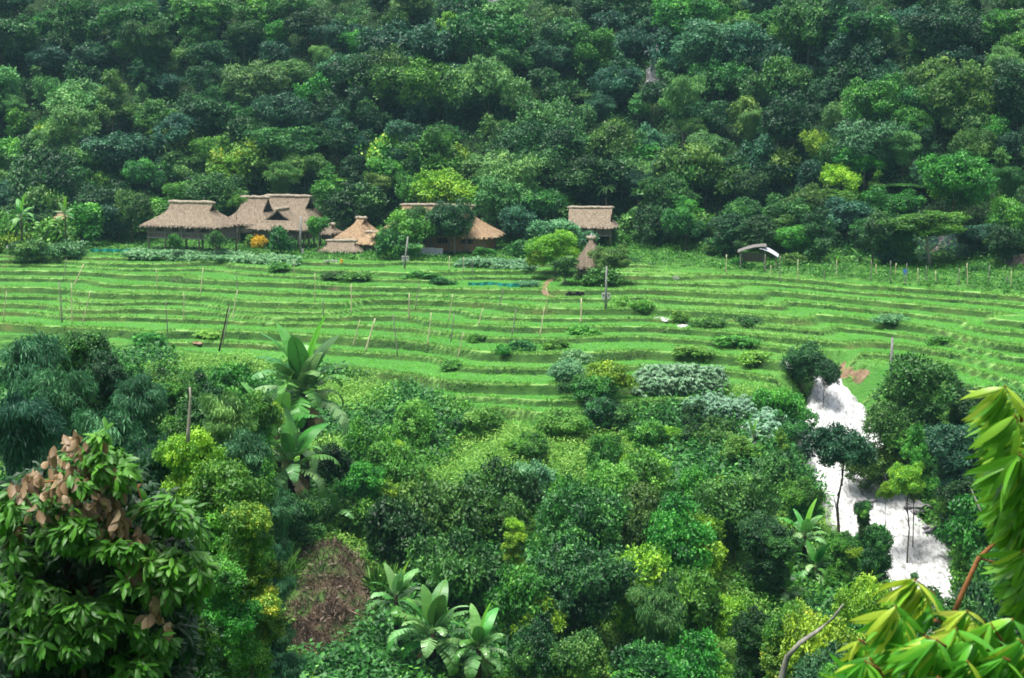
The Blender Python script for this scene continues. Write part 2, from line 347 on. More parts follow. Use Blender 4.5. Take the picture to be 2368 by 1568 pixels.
# ---------------------------------------------------------------- ground sheet
def smooth01(t): return t*t*(3-2*t)
def build_ground():
    xs = np.unique(np.concatenate([np.arange(-100, 100.1, .6), np.arange(-160, 160, 3), np.arange(-420, 421, 20), np.arange(-700, 701, 70)]).round(3))
    ys = np.unique(np.concatenate([np.arange(146, 262, .2), np.arange(14, 156, 1.0), np.arange(112, 134, .25), np.arange(262, 420, 1.2), np.arange(420, 700, 12), np.arange(700, 901, 50), np.arange(-60, 14, 4), np.arange(-300, -60, 60)]).round(3))
    X, Y = np.meshgrid(xs, ys)
    sx = (U_-512)/FPX*DF_; sh = np.interp(X, sx, DF_)-250; w_ = smooth01(np.clip((Y-60)/105, 0, 1))*(1-smooth01(np.clip((Y-290)/130, 0, 1))); Y = Y+sh*w_   # rows of the sheet follow the contour lines
    x, y = X.ravel(), Y.ravel()
    z, m, fr, bw, u, dn, df = terrain(x, y, True)
    far = np.clip((np.abs(x)-160)/100, 0, 1)*vnoise(x, y, 80, 9)*20; z = z+far*(np.abs(x) > 160)
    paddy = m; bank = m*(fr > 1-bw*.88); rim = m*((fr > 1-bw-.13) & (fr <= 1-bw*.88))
    # disturbed weedy patches within the terraces, along the stream
    weed = np.clip((vnoise(x, y, 14, 12)+vnoise(x, y, 5, 13)*.6-.30)*4, 0, 1)
    c = (x-np.interp(y, [150, 190, 230, 262], [28, 34, 27, 18])); w2 = np.clip(1.1-np.abs(c)/9+vnoise(x, y, 6, 14), 0, 1)
    wd = np.clip(weed*.45+w2*.8, 0, 1); rim = np.clip(rim+wd*m*.5, 0, 1)
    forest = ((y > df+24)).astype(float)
    # landslip scar and bare dirt
    uu = 512+FPX*x/np.maximum(y, 1)*.9907
    nn = vnoise(x, y, 3, 15)*2.2+vnoise(x, y, 1.2, 18)*1.2
    sc = np.clip(1.35-np.hypot((uu-316-2.2*(y-121))/46, (y-120.5)/7.5)+nn*.9, 0, 1)
    bare = np.clip((vnoise(x, y, 5, 16)-.43)*9, 0, 1)*(bank > 0)
    dirt = np.clip(sc+bare, 0, 1)
    nx, ny = len(xs), len(ys); i = np.arange(ny-1)[:, None]*nx+np.arange(nx-1)[None, :]; i = i.ravel()[:, None]
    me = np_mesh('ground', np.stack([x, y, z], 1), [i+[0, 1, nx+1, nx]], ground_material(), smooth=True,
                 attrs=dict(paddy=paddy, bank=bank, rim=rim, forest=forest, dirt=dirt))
    link(bpy.data.objects.new('ground', me), kind='structure')
build_ground()

# ---------------------------------------------------------------- stream
def water_mat():
    m, nd, ln, bs = new_mat('white_water')
    ge = nd.new('ShaderNodeNewGeometry'); mp = nd.new('ShaderNodeMapping'); mp.inputs['Scale'].default_value = (1.2, .35, .6); ln.new(ge.outputs['Position'], mp.inputs[0])
    no = nd.new('ShaderNodeTexNoise'); no.inputs['Scale'].default_value = 2.1; no.inputs['Detail'].default_value = 10; no.inputs['Distortion'].default_value = 1.2; ln.new(mp.outputs[0], no.inputs[0])
    r = ramp(nd, [(.28, (.14,.135,.125)), (.42, (.30,.30,.295)), (.54, (.52,.525,.53))]); ln.new(no.outputs[0], r.inputs[0]); ln.new(r.outputs[0], bs.inputs['Base Color'])
    b = nd.new('ShaderNodeBump'); b.inputs['Strength'].default_value = .5; b.inputs['Distance'].default_value = .15; ln.new(no.outputs[0], b.inputs['Height']); ln.new(b.outputs[0], bs.inputs['Normal'])
    bs.inputs['Roughness'].default_value = .45; return m
WATER = water_mat()
def build_stream():
    ys = np.arange(RD[0], RD[-1]-.4, .4); n = 34; V = []
    for y in ys:
        xl, xr, z = np.interp(y, RD, RL), np.interp(y, RD, RR), np.interp(y, RD, RZ)
        s = np.linspace(0, 1, n); x = xl-.5+(xr-xl+1)*s
        xl_n = x+vnoise(x*0+y*1.7, x*0+s*3, .9, 20)*.5
        zz = z+.10+(vnoise(x, y+x*0, 1.1, 21)*.55+vnoise(x, y+x*0, .45, 22)*.30)-.9*(np.abs(s-.5)*2)**10
        V.append(np.stack([xl_n, np.full(n, y), zz], 1))
    V = np.concatenate(V); i = (np.arange(len(ys)-1)[:, None]*n+np.arange(n-1)[None, :]).ravel()[:, None]
    me = np_mesh('water', V, [i+[0, 1, n+1, n]], WATER, smooth=True); link(bpy.data.objects.new('water', me), kind='structure')
    def pool(dx, dy, w, l, name='water', mat=WATER, dz=.10):
        c = hit(dx, dy); V = []; nr = 22
        for k in range(6):
            for j in range(nr):
                a = 2*math.pi*j/nr; rr = k/5*(1+.35*math.sin(a*2+dx)+.2*math.sin(a*5+dy))
                x = c[0]+math.cos(a)*rr*w/2; y = c[1]+math.sin(a)*rr*l/2
                V.append((x, y, float(max(terrain(x, y)[0], c[2]-.1))+dz-.12*(k == 5)))
        fc = [[k*nr+j, k*nr+(j+1) % nr, (k+1)*nr+(j+1) % nr, (k+1)*nr+j] for k in range(5) for j in range(nr)]
        me = np_mesh(name, np.array(V), [np.array(fc)], mat, smooth=True); link(bpy.data.objects.new(name, me), kind='structure')
    pool(1530, 737, 1.7, 3); pool(1578, 754, 1.1, 3); pool(1834, 842, 2.6, 5); pool(1742, 988, 2.4, 4)
    for dx, dy, w in ((455, 792, 1.3), (1160, 803, .8), (1690, 742, 1.2)):
        pool(dx, dy, w, 1.6, 'path', M['dirt'], .06)
    def strip(pts, w):
        V = []; q = [hit(*p) for p in pts]; L = []
        for a, b in zip(q[:-1], q[1:]):
            for k in range(10): L.append(a+(b-a)*k/10)
        for p in L:
            for s in (-.5, -.17, .17, .5):
                x = p[0]+s*w*(1+.4*math.sin(p[1]*2)); V.append((x, p[1], tz(x, p[1])+.07-.1*(abs(s) > .3)))
        fc = [[4*k+j, 4*k+j+1, 4*k+j+5, 4*k+j+4] for k in range(len(L)-1) for j in range(3)]
        me = np_mesh('path', np.array(V), [np.array(fc)], M['dirt'], smooth=True); link(bpy.data.objects.new('path', me), kind='structure')
    strip([(1284, 688), (1258, 672), (1262, 655), (1272, 642)], 1.0)
    strip([(2000, 878), (1965, 866), (1935, 848)], 1.2)
build_stream()

# ---------------------------------------------------------------- crown library
def crown_parts(rng, n, shape='round', leaf=.13, aspect=.55, tuft=10, lobes=12, style='d', Hh=1.6, droop=.2):
    """crown of radius 1 and height Hh made of leaf tufts on a few uneven lobes"""
    c, r = [], []
    for k in range(lobes):
        if shape == 'round':
            d = nrm(rng.normal(size=3)); d[2] = d[2]*.8+.15; cc = np.array([0, 0, Hh*.52])+d*np.array([.62, .62, Hh*.30])*rng.uniform(.6, 1.05); rr = rng.uniform(.28, .48)
        elif shape == 'cone':
            t = rng.uniform(0, 1)**1.1; a = rng.uniform(0, 6.28); w = (1-t)*.68; cc = np.array([math.cos(a)*w, math.sin(a)*w, Hh*(.12+.74*t)]); rr = rng.uniform(.22, .34)*(1.15-.55*t)
        elif shape == 'umbrella':
            a = rng.uniform(0, 6.28); w = rng.uniform(.1, .75); cc = np.array([math.cos(a)*w, math.sin(a)*w, Hh*(.72-.25*w+rng.uniform(-.16, .1))]); rr = rng.uniform(.25, .36)
        elif shape == 'column':
            a = rng.uniform(0, 6.28); t = rng.uniform(0, 1); w = rng.uniform(.2, .55); cc = np.array([math.cos(a)*w, math.sin(a)*w, Hh*(.12+.76*t)]); rr = rng.uniform(.3, .42)
        else:  # bush: domed mass to the ground
            a = rng.uniform(0, 6.28); w = rng.uniform(.05, .72); cc = np.array([math.cos(a)*w, math.sin(a)*w, Hh*(.62*(1-w*w)*rng.uniform(.35, 1)+.1)]); rr = rng.uniform(.26, .42)
        c.append(cc); r.append(rr)
    c = np.array(c); r = np.array(r); c2, r2, par = [], [], []
    for i in range(len(c)):
        for k in range(rng.integers(5, 9)):
            d = nrm(rng.normal(size=3)+[0, 0, .3]); c2.append(c[i]+d*r[i]*rng.uniform(.55, 1.0)*[1.1, 1.1, .8]); r2.append(r[i]*rng.uniform(.30, .55)); par.append(i)
    nb0 = len(c); c = np.array(c2); r = np.array(r2)
    nt = max(6, n//tuft); ok_p, ok_d, ok_l = [], [], []; got = 0
    while got < nt:
        k = rng.choice(len(c), nt*2, p=r**2/(r**2).sum()); d = nrm(rng.normal(size=(nt*2, 3))+[0, 0, .35])
        p = c[k]+d*(r[k]*rng.uniform(.75, 1.2, nt*2))[:, None]*[1, 1, .85]
        dist = np.linalg.norm((p[:, None]-c[None])/[1, 1, .85], axis=2)/r[None]; dist[np.arange(len(k)), k] = 9
        good = (dist.min(1) > .80) & (p[:, 2] > .02); ok_p.append(p[good]); ok_d.append(d[good]); ok_l.append(k[good]); got += good.sum()
    p = np.concatenate(ok_p)[:nt]; d = np.concatenate(ok_d)[:nt]; lb = np.concatenate(ok_l)[:nt]
    ltint = rng.normal(0, .08, nb0)[par]+rng.normal(0, .11, len(c)); tt = .42+ltint[lb]+rng.normal(0, .15, nt)
    sp = leaf*rng.uniform(.45, .9, nt)
    P_ = np.repeat(p, tuft, 0)+rng.normal(size=(nt*tuft, 3))*np.repeat(sp, tuft)[:, None]*[1, 1, .55]
    D_ = np.repeat(d, tuft, 0); T = np.clip(np.repeat(tt, tuft)+rng.normal(0, .05, nt*tuft), 0, 1)
    N = D_*1.0+[0, 0, .35]+rng.normal(size=P_.shape)*.30; A = D_*[1, 1, .3]+rng.normal(size=P_.shape)*.75-[0, 0, .25]
    L = leaf*rng.uniform(.7, 1.3, len(P_))
    return leaf_arrays(P_, A, N, L, L*aspect, T, style, droop)
def weep_parts(rng, n, leaf=.12, arcs=16, Hh=1.7, spread=.10, narrow=.22):
    """bamboo: arching culms hung with narrow leaves"""
    Ps, As, Ts = [], [], []
    per = n//arcs
    for k in range(arcs):
        a = rng.uniform(0, 6.28); out = rng.uniform(.25, .95); top = Hh*rng.uniform(.62, .97); t = rng.uniform(.25, 1, per)**.8
        # arch: rises then bends outward and down
        ang = t*rng.uniform(1.9, 2.5); rr = out*(1-np.cos(ang*.62)); zz = top*np.sin(np.minimum(ang, 2.6)*.78)/1.0
        zz = np.clip(zz, .02, None); p = np.stack([np.cos(a)*rr, np.sin(a)*rr, zz], 1)
        side = np.array([-math.sin(a), math.cos(a), 0]); p += side*rng.normal(0, spread, per)[:, None]*1.4+rng.normal(0, spread*.7, (per, 3))*[1, 1, .8]
        Ps.append(p); o = np.array([math.cos(a), math.sin(a), 0]); As.append(o*.5+rng.normal(size=(per, 3))*.45-np.array([0, 0, 1.])*rng.uniform(.2, 1.1, per)[:, None]); Ts.append(np.clip(.42+rng.normal(0, .13)+rng.normal(0, .17, per), 0, 1))
    P_ = np.concatenate(Ps); A = np.concatenate(As); T = np.concatenate(Ts)
    N = rng.normal(size=P_.shape)*.6+[0, 0, .8]; L = leaf*rng.uniform(.7, 1.4, len(P_))
    return leaf_arrays(P_, A, N, L, L*narrow, T, 'd', .25)
LIB = {}
def crown_lib(key, make, n):
    LIB[key] = [make(np.random.default_rng(hash_(key)+k)) for k in range(n)]
def hash_(s): return sum(ord(ch)*(i+3) for i, ch in enumerate(s))*13
def lib(key, shape, n, leaf, variants, lobes=12, tuft=10, aspect=.55, Hh=1.6, style='d'):
    crown_lib(key, lambda r: leaf_mesh('crown', [crown_parts(r, n, shape, leaf, aspect, tuft, lobes, style, Hh)], F['mid']), variants)
def wlib(key, n, leaf, variants, arcs=16, narrow=.22, spread=.1):
    crown_lib(key, lambda r: leaf_mesh('crown', [weep_parts(r, n, leaf, arcs, 1.7, spread, narrow)], F['bamboo']), variants)
HH = {'round': 1.6, 'cone': 2.2, 'umbrella': 1.1, 'column': 2.6, 'bush': 1.1, 'weep': 1.7}
# far (about 2 px leaves on 40 px crowns) and mid (about 3 px leaves on 100 px crowns)
lib('round_far', 'round', 4800, .115, 7, 9); lib('cone_far', 'cone', 3800, .12, 3, 11, Hh=2.2); lib('umbrella_far', 'umbrella', 3600, .115, 4, 9, Hh=1.1)
lib('column_far', 'column', 4400, .13, 4, 10, Hh=2.6); lib('bush_far', 'bush', 2600, .15, 3, 10, Hh=1.1); wlib('weep_far', 4200, .17, 3, 16, .30, .10)
lib('round_mid', 'round', 17000, .064, 4, 13); lib('cone_mid', 'cone', 16000, .066, 3, 20, Hh=2.2); lib('umbrella_mid', 'umbrella', 12000, .068, 3, 12, Hh=1.1)
lib('column_mid', 'column', 14000, .076, 2, 15, Hh=2.6); lib('bush_mid', 'bush', 12000, .078, 6, 12, Hh=1.1); wlib('weep_mid', 17000, .105, 3, 30, .20, .075)
def trunk_mesh(seed, mat):
    r = random.Random(seed); m = MB(); j = lambda a: r.uniform(-a, a)
    pts = [(0, 0, -.05), (j(.02), j(.02), .2), (j(.04), j(.04), .45), (j(.06), j(.06), .7), (j(.08), j(.08), .88)]
    m.tube(pts, [.030, .022, .018, .012, .005], 7)
    for k in range(6):
        z = .35+.09*k; a = r.uniform(0, 6.28); b = Vector(pts[2 if z < .6 else 3]); b.z = z
        e = b+Vector((math.cos(a)*.2, math.sin(a)*.2, .16)); m.tube([b, (b+e)/2+Vector((0, 0, .02)), e], [.011, .008, .003], 5)
    return m.mesh('trunk', mat, True)
TR = {k: [trunk_mesh(5+i*7, M[k]) for i in range(2)] for k in ('bark', 'barkpale', 'barkdark')}
_cnt = 0
def plant(name, pos, H, w, shape, lod, col, label, cat, group=None, cf=.8, bark='bark', trunk=True, rz=None):
    global _cnt; _cnt += 1
    r = random.Random(_cnt*17+3)
    e = empty(name, (pos[0], pos[1], pos[2]-.1), label, cat, group, r.uniform(0, 6.28) if rz is None else rz)
    me = r.choice(LIB[shape+'_'+lod]); c = bpy.data.objects.new('crown', me); mxr = {'round': 1.05, 'cone': 1.7, 'umbrella': .75, 'column': 1.9, 'bush': .85, 'weep': 1.15}[shape]
    hc = min(H*cf, w*mxr*r.uniform(.9, 1.1)); H = min(H, hc+w*1.6) if False else H
    c.location = (0, 0, H-hc); c.scale = (w/2, w/2*r.uniform(.85, 1.05), hc/HH[shape])
    link(c, e); c.material_slots[0].link = 'OBJECT'; c.material_slots[0].material = F[col]
    if lod == 'mid' and cf >= .95 and hc < H*.72:
        bot = H-hc; k = 0
        while bot > .22*H and k < 4:
            h2 = min(hc*r.uniform(.85, 1.05), bot+hc*.45); c2 = c.copy(); SC.collection.objects.link(c2); c2.data = r.choice(LIB[shape+'_'+lod]) ; c2.parent = e
            sc_ = r.uniform(.85, 1.15); c2.scale = (w/2*sc_, w/2*sc_, h2/HH[shape]); bot -= h2*.62; c2.location = (r.uniform(-.12, .12)*w, r.uniform(-.12, .12)*w, max(bot, 0)); c2.rotation_euler = (0, 0, r.uniform(0, 6)); k += 1
            c2.material_slots[0].link = 'OBJECT'; c2.material_slots[0].material = F[col]
    if trunk:
        t = bpy.data.objects.new('trunk', r.choice(TR[bark])); tk = .5 if cf > .8 else .85; t.scale = (w*tk, w*tk, H*.97-hc*.25); link(t, e)
    return e
def tree(dx, dyt, wd, D, shape, col, label, name='tree', cat='tree', lod='far', cf=.8, group=None, bark='bark', trunk=True, maxstep=40):
    w0 = wd*K/FPX*D; df = float(np.interp(dx*K, U_, DF_)); D0 = D
    need = {'round': .75, 'cone': 1.3, 'umbrella': .65, 'column': 1.3, 'bush': .55, 'weep': .85}[shape]*w0
    for _ in range(maxstep):
        p = P(dx, dyt, D); g = tz(p[0], D); H = p[2]-g
        if H >= need or (D < df+5 and D0 > df) or D < 20: break
        D -= 1.0
    if H < .8: print('LOW', name, dx, dyt, D, round(H, 2)); H = .8
    w = wd*K/FPX*D*1.0
    return plant(name, (p[0], D, g), H, w, shape, lod, col, label, cat, group, cf, bark, trunk)

# ---------------------------------------------------------------- trees of the hillside
BANDS = ['at the slope foot', 'low on the slope', 'halfway up the slope', 'high on the slope', 'at the top edge']
MARK = [(140, 'at far left'), (330, 'above the first stilt house'), (520, 'above the clustered roofs'), (760, 'behind the long house roofs'), (1000, 'above the long hidden house'), (1230, 'above the big dark tree'),
        (1480, 'above the path and hut'), (1720, 'over the open right field'), (1960, 'above the small grey shed'), (2180, 'above the smoky right village'), (9999, 'at far right')]
CN = {'teal': 'blue-green', 'dark': 'dark green', 'mid': 'mid-green', 'fresh': 'fresh green', 'lime': 'lime green', 'yellow': 'yellow-tipped', 'olive': 'olive', 'blue': 'greyish blue', 'bamboo': 'soft green', 'pale': 'pale green', 'rust': 'rusty brown'}
SN = {'round': 'round-crowned tree', 'cone': 'pointed tree', 'umbrella': 'flat-topped tree', 'column': 'tall vine-hung tree', 'bush': 'low domed tree', 'weep': 'feathery arching bamboo'}
def hill_D(u, row, hh=8.0):
    """depth where a tree top at this row stands about 7 m over the hill"""
    df = float(np.interp(u, U_, DF_)); D = np.arange(df+16, df+190, 1.0)
    t = tan_of(row); zt = CAMZ - t*D; x = (u-512)/FPX*D
    g = base_h(x, D)[0]; k = np.nonzero(g+hh > zt)[0]
    return D[k[0]] if len(k) else D[-1]
rf = random.Random(5); rows = 11; cols = 25
for rI in range(rows):
    for cI in range(cols):
        u = (cI+.5+(rI % 2)*.5-.25+rf.uniform(-.33, .33))*1080/cols-28; row = -14 + (rI+rf.uniform(-.35, .35))*198/rows
        if u > 1060: continue
        big_ = rf.random() < .22; D = hill_D(u, row, rf.uniform(11, 15) if big_ else rf.uniform(6, 9.5)); dx = u/K; dy = row/K
        q = float(vnoise(dx, dy, 260, 40)); q2 = rf.random()
        wts = dict(teal=1.6+2.4*(row < 70), dark=2.4+1.5*(row < 110), mid=3.0, fresh=.9+1.9*(row > 100), olive=1.4+.8*(row > 100), blue=.5+1.6*(q > .12)*(row < 130), bamboo=1.0+2*(q < -.1), lime=.05+.9*(row > 118))  # more dark and teal leaf colour higher up stands in for deep hillside shade
        col = rf.choices(list(wts), list(wts.values()))[0]
        sh = rf.choices(['round', 'umbrella', 'cone', 'column', 'bush', 'weep'], [5, 2.0, .8, 1.6, 1.0, 1.9 if q < .05 else .9])[0]
        if sh == 'weep': col = rf.choice(['bamboo', 'mid', 'bamboo', 'teal', 'olive'])
        w = (rf.uniform(150, 215) if big_ else rf.uniform(70, 140))*(1.15 if sh == 'umbrella' else .75 if sh in ('column', 'cone') else 1)
        band = BANDS[4 if row < 12 else 3 if row < 62 else 2 if row < 118 else 1 if row < 165 else 0]; mk = next(t for a, t in MARK if dx < a)
        nm = {'weep': 'bamboo_clump'}.get(sh, 'forest_tree')
        tree(dx, dy, w, D, sh, col, f"{'large' if w > 122 else 'small' if w < 88 else 'middling'} {CN[col]} {SN[sh]} {band}, {mk}", nm, 'bamboo' if sh == 'weep' else 'tree', 'mid' if (w > 105 or sh == 'weep') else 'far', rf.uniform(.82, .97), 'jungle trees covering the hillside', rf.choice(['bark', 'bark', 'barkpale']), trunk=True, maxstep=5)

def scatter_tufts(name, label, cat, mat, pts, nrml, leaf, per, rad, hgt, aspect=.5, style='d', seed=1, dome=True, tintm=.4, droop=.2, up=.75, tv=.17):
    rng = np.random.default_rng(seed); n = len(pts)
    sz = rng.uniform(.5, 1.3, n)
    d = nrm(rng.normal(size=(n*per, 3))+[0, 0, .4]); d[:, 2] = np.abs(d[:, 2])
    S = np.repeat(sz, per)[:, None]; r_ = rng.uniform(.6, 1.05, (n*per, 1))
    Pp = np.repeat(pts, per, 0)+d*S*r_*np.array([rad, rad, hgt])
    T = np.clip(np.repeat(tintm+rng.normal(0, tv, n), per)+rng.normal(0, .12, n*per), 0, 1)
    N = d*.5+[0, 0, up]+rng.normal(size=Pp.shape)*.4; A = d*[1, 1, .4]+rng.normal(size=Pp.shape)*.7-[0, 0, .2]
    L = leaf*rng.uniform(.6, 1.35, len(Pp))
    me = leaf_mesh(name, [leaf_arrays(Pp, A, N, L, L*aspect, T, style, droop)], mat)
    return link(bpy.data.objects.new(name, me), None, label, cat, None, 'stuff')
def blades(name, label, cat, mat, pts, h, w, per, spread, seed=1, lean=.45, tintm=.5):
    rng = np.random.default_rng(seed); n = len(pts)
    Pp = np.repeat(pts, per, 0)+rng.normal(size=(n*per, 3))*[spread, spread, 0.02]
    A = rng.normal(size=Pp.shape)*lean+[0, 0, 1.0]; N = rng.normal(size=Pp.shape)+[0, -.6, .3]
    L = h*rng.uniform(.55, 1.35, len(Pp))*np.repeat(rng.uniform(.7, 1.3, n), per); T = np.clip(np.repeat(tintm+rng.normal(0, .16, n), per)+rng.normal(0, .12, n*per), 0, 1)
    me = leaf_mesh(name, [leaf_arrays(Pp, A, N, L, np.full(len(L), w), T, 'd', .35)], mat)
    return link(bpy.data.objects.new(name, me), None, label, cat, None, 'stuff')
def sample(n, y0, y1, umin=-40, umax=1064, seed=0, pw=1.0):
    rng = np.random.default_rng(seed); y = (y0**pw+(y1**pw-y0**pw)*rng.random(n))**(1/pw); u = rng.uniform(umin, umax, n); x = (u-512)/FPX*y/.9907
    return x, y, u
def in_water(x, y): return (y > RD[0]-1) & (y < RD[-1]) & (x > np.interp(y, RD, RL)-.6) & (x < np.interp(y, RD, RR)+.6)

# forest floor
x, y, u = sample(34000, 230, 400, seed=2); df = colval(u, DF_); k = (y > df+20); x, y = x[k], y[k]
scatter_tufts('forest_undergrowth', 'dense green undergrowth between the jungle trees on the hillside', 'undergrowth', F['mid'], np.stack([x, y, terrain(x, y)], 1), None, .50, 13, 1.5, 1.8, seed=3, tintm=.36)
# strip of garden growth between field and houses
x, y, u = sample(60000, 205, 320, seed=4); zt, m, fr, bw, uu, dn, df = terrain(x, y, True); k = (y > df-.8+vnoise(x, y, 6, 50)*3) & (y < df+26); x, y, zt = x[k], y[k], zt[k]; x, y, zt = x[:5200], y[:5200], zt[:5200]
scatter_tufts('garden_undergrowth', 'mixed low garden growth along the village edge of the field', 'undergrowth', F['fresh'], np.stack([x, y, zt], 1), None, .34, 14, .7, .7, seed=5, tintm=.38)

# terraces: grass on the lips, weeds on the banks, young rice on the flats
x, y, u = sample(700000, 168, 284, seed=6, pw=-1.0); zt, m, fr, bw, uu, dn, df = terrain(x, y, True)
wet = ~in_water(x, y)
lip = (m > 0) & wet & (fr > 1-bw-.09) & (fr < 1-bw*.75); bk = (m > 0) & wet & (fr > 1-bw*.75) & (vnoise(x, y, 4, 33) > -.12); flat = (m > 0) & wet & (fr < 1-bw-.09)
mk = lambda s, n: (np.stack([x[s], y[s], zt[s]], 1))[:n]
blades('bank_grass', 'light green grass growing along the lips of the rice terraces', 'grass', F['grass'], mk(lip & (vnoise(x, y, 3, 34) > -.30), 30000), .24, .10, 3, .14, 7, tintm=.55)
scatter_tufts('bank_weeds', 'darker weeds hanging on the earth banks between terraces', 'weeds', F['mid'], mk(bk & (vnoise(x, y, 6, 37) > .08), 3600), None, .17, 8, .30, .18, seed=8, tintm=.42)
blades('rice', 'bright green young rice standing in the flat paddies', 'rice plants', F['ricegrass'], mk(flat, 16000), .20, .08, 3, .16, 9, lean=.6, tintm=.6)
# rank growth patches in the terraces near the stream and around the lower right end
wk = (m > 0) & wet & ((np.clip((vnoise(x, y, 14, 12)+vnoise(x, y, 5, 13)*.6-.27)*4, 0, 1) > .3) | (np.abs(x-np.interp(y, [150, 190, 230, 262], [28, 34, 27, 18])) < 5+6*vnoise(x, y, 6, 14)))
scatter_tufts('field_weeds', 'rank light green weeds spreading along the stream through the terraces', 'weeds', F['grass'], mk(wk, 2600), None, .22, 12, .45, .26, seed=10, tintm=.48, aspect=.35)

# ---------------------------------------------------------------- thatched houses
def smooth01(t): return t*t*(3-2*t)
def thatch_roof(name, Wd, Dp, eave, rh, ridge, mat, parent, gab=.62, over=.9, conc=1.25, seed=1, ragged=.10, fringe=True):
    r = random.Random(seed); n = 9; nx = 14; V = []; Fc = []
    hw, hd = Wd/2+over, Dp/2+over
    def lev(t):
        y = hd*(1-t)**conc+.12; x = ridge/2+(hw-ridge/2)*max(0, (1-t/gab))**1.15 if t < gab else ridge/2+.25*(t-gab)
        return x, y, eave+rh*t
    for side in (-1, 1):
        b = len(V)
        for k in range(n+1):
            x, y, z = lev(k/n)
            for j in range(nx+1):
                s = -1+2*j/nx; jz = r.uniform(-ragged, ragged*.4) if k == 0 else r.uniform(-.04, .04)
                V.append((x*s, side*y, z+jz-(.12*(1-s*s) if k == n else 0)))
        for k in range(n):
            for j in range(nx):
                q = (b+k*(nx+1)+j, b+k*(nx+1)+j+1, b+(k+1)*(nx+1)+j+1, b+(k+1)*(nx+1)+j); Fc.append(q if side < 0 else q[::-1])
    ng = max(2, round(n*gab)); ny = 8
    for side in (-1, 1):
        b = len(V)
        for k in range(ng+1):
            x, y, z = lev(k/n)
            for j in range(ny+1):
                s = -1+2*j/ny; V.append((side*x, y*s, z+(r.uniform(-ragged, ragged*.4) if k == 0 else 0)))
        for k in range(ng):
            for j in range(ny):
                q = (b+k*(ny+1)+j, b+k*(ny+1)+j+1, b+(k+1)*(ny+1)+j+1, b+(k+1)*(ny+1)+j); Fc.append(q if side > 0 else q[::-1])
    me = bpy.data.meshes.new(name); me.from_pydata(V, [], Fc); me.materials.append(mat)
    o = link(bpy.data.objects.new(name, me), parent); m = o.modifiers.new('thick', 'SOLIDIFY'); m.thickness = .22; m.offset = -1
    # gable openings filled with dark triangles standing in for shade
    x, y, z = lev(ng/n); g = MB()
    for side in (-1, 1):
        i = len(g.v); g.v += [(side*(x-.35), -y*.92, z), (side*(x-.35), y*.92, z), (side*(x-.35), 0, eave+rh-.25), (side*(x-.5), -y*.92, z), (side*(x-.5), y*.92, z), (side*(x-.5), 0, eave+rh-.25)]
        g.f += [(i, i+1, i+2), (i+3, i+5, i+4), (i, i+3, i+4, i+1)]
    g.obj('gable', M['gapshade_stone'], o)
    c = MB(); pts = [(-ridge/2-.5+(ridge+1)*k/12, 0, eave+rh+.08+r.uniform(-.05, .06)) for k in range(13)]
    c.tube(pts, [.16]+[.30+r.uniform(-.04, .04) for _ in range(11)]+[.16], 8); c.obj('ridge_cap', M['ridge'] if mat != M['thatchold'] else M['thatchold'], o, True)
    if fringe:
        rng = np.random.default_rng(seed); m_ = int(60*(Wd+Dp)); t = rng.random(m_)**1.6*.85; sgn = rng.uniform(-1, 1, m_); Pn = []; An = []
        for a, s in zip(t, sgn):
            X, Y, Z = lev(a); Pn.append((X*s, -Y, Z+.05)); An.append((r.uniform(-.15, .15), -hd*.6, -rh))
        for a, s in zip(t[:m_//2], sgn):
            if a < gab*.9: X, Y, Z = lev(a); sd = r.choice((-1, 1)); Pn.append((sd*X, Y*s, Z+.05)); An.append((sd*1., 0, -1.0))
        L = rng.uniform(.35, .7, len(Pn)); Nn = np.tile([0, -.6, 1.0], (len(Pn), 1))
        me = leaf_mesh('straw', [leaf_arrays(np.array(Pn), np.array(An), Nn, L, L*.22, rng.random(len(Pn)), 'd', -.02)], F['straw_old'] if mat == M['thatchold'] else F['straw_new'] if mat == M['thatchnew'] else F['straw'])
        link(bpy.data.objects.new('straw', me), o, kind='stuff')
    return o
F['pale2'] = foliage('leaf_silvery', (.05,.16,.07), (.20,.40,.22), (.42,.60,.42))
F['straw'] = foliage('straw', (.075,.058,.042), (.18,.142,.10), (.34,.285,.215), rough=.9, trans=.05)
F['straw_new'] = foliage('straw_new', (.13,.08,.045), (.28,.185,.11), (.45,.34,.22), rough=.9, trans=.05)
F['straw_old'] = foliage('straw_old', (.06,.05,.055), (.12,.095,.10), (.2,.15,.15), rough=.9, trans=.05)
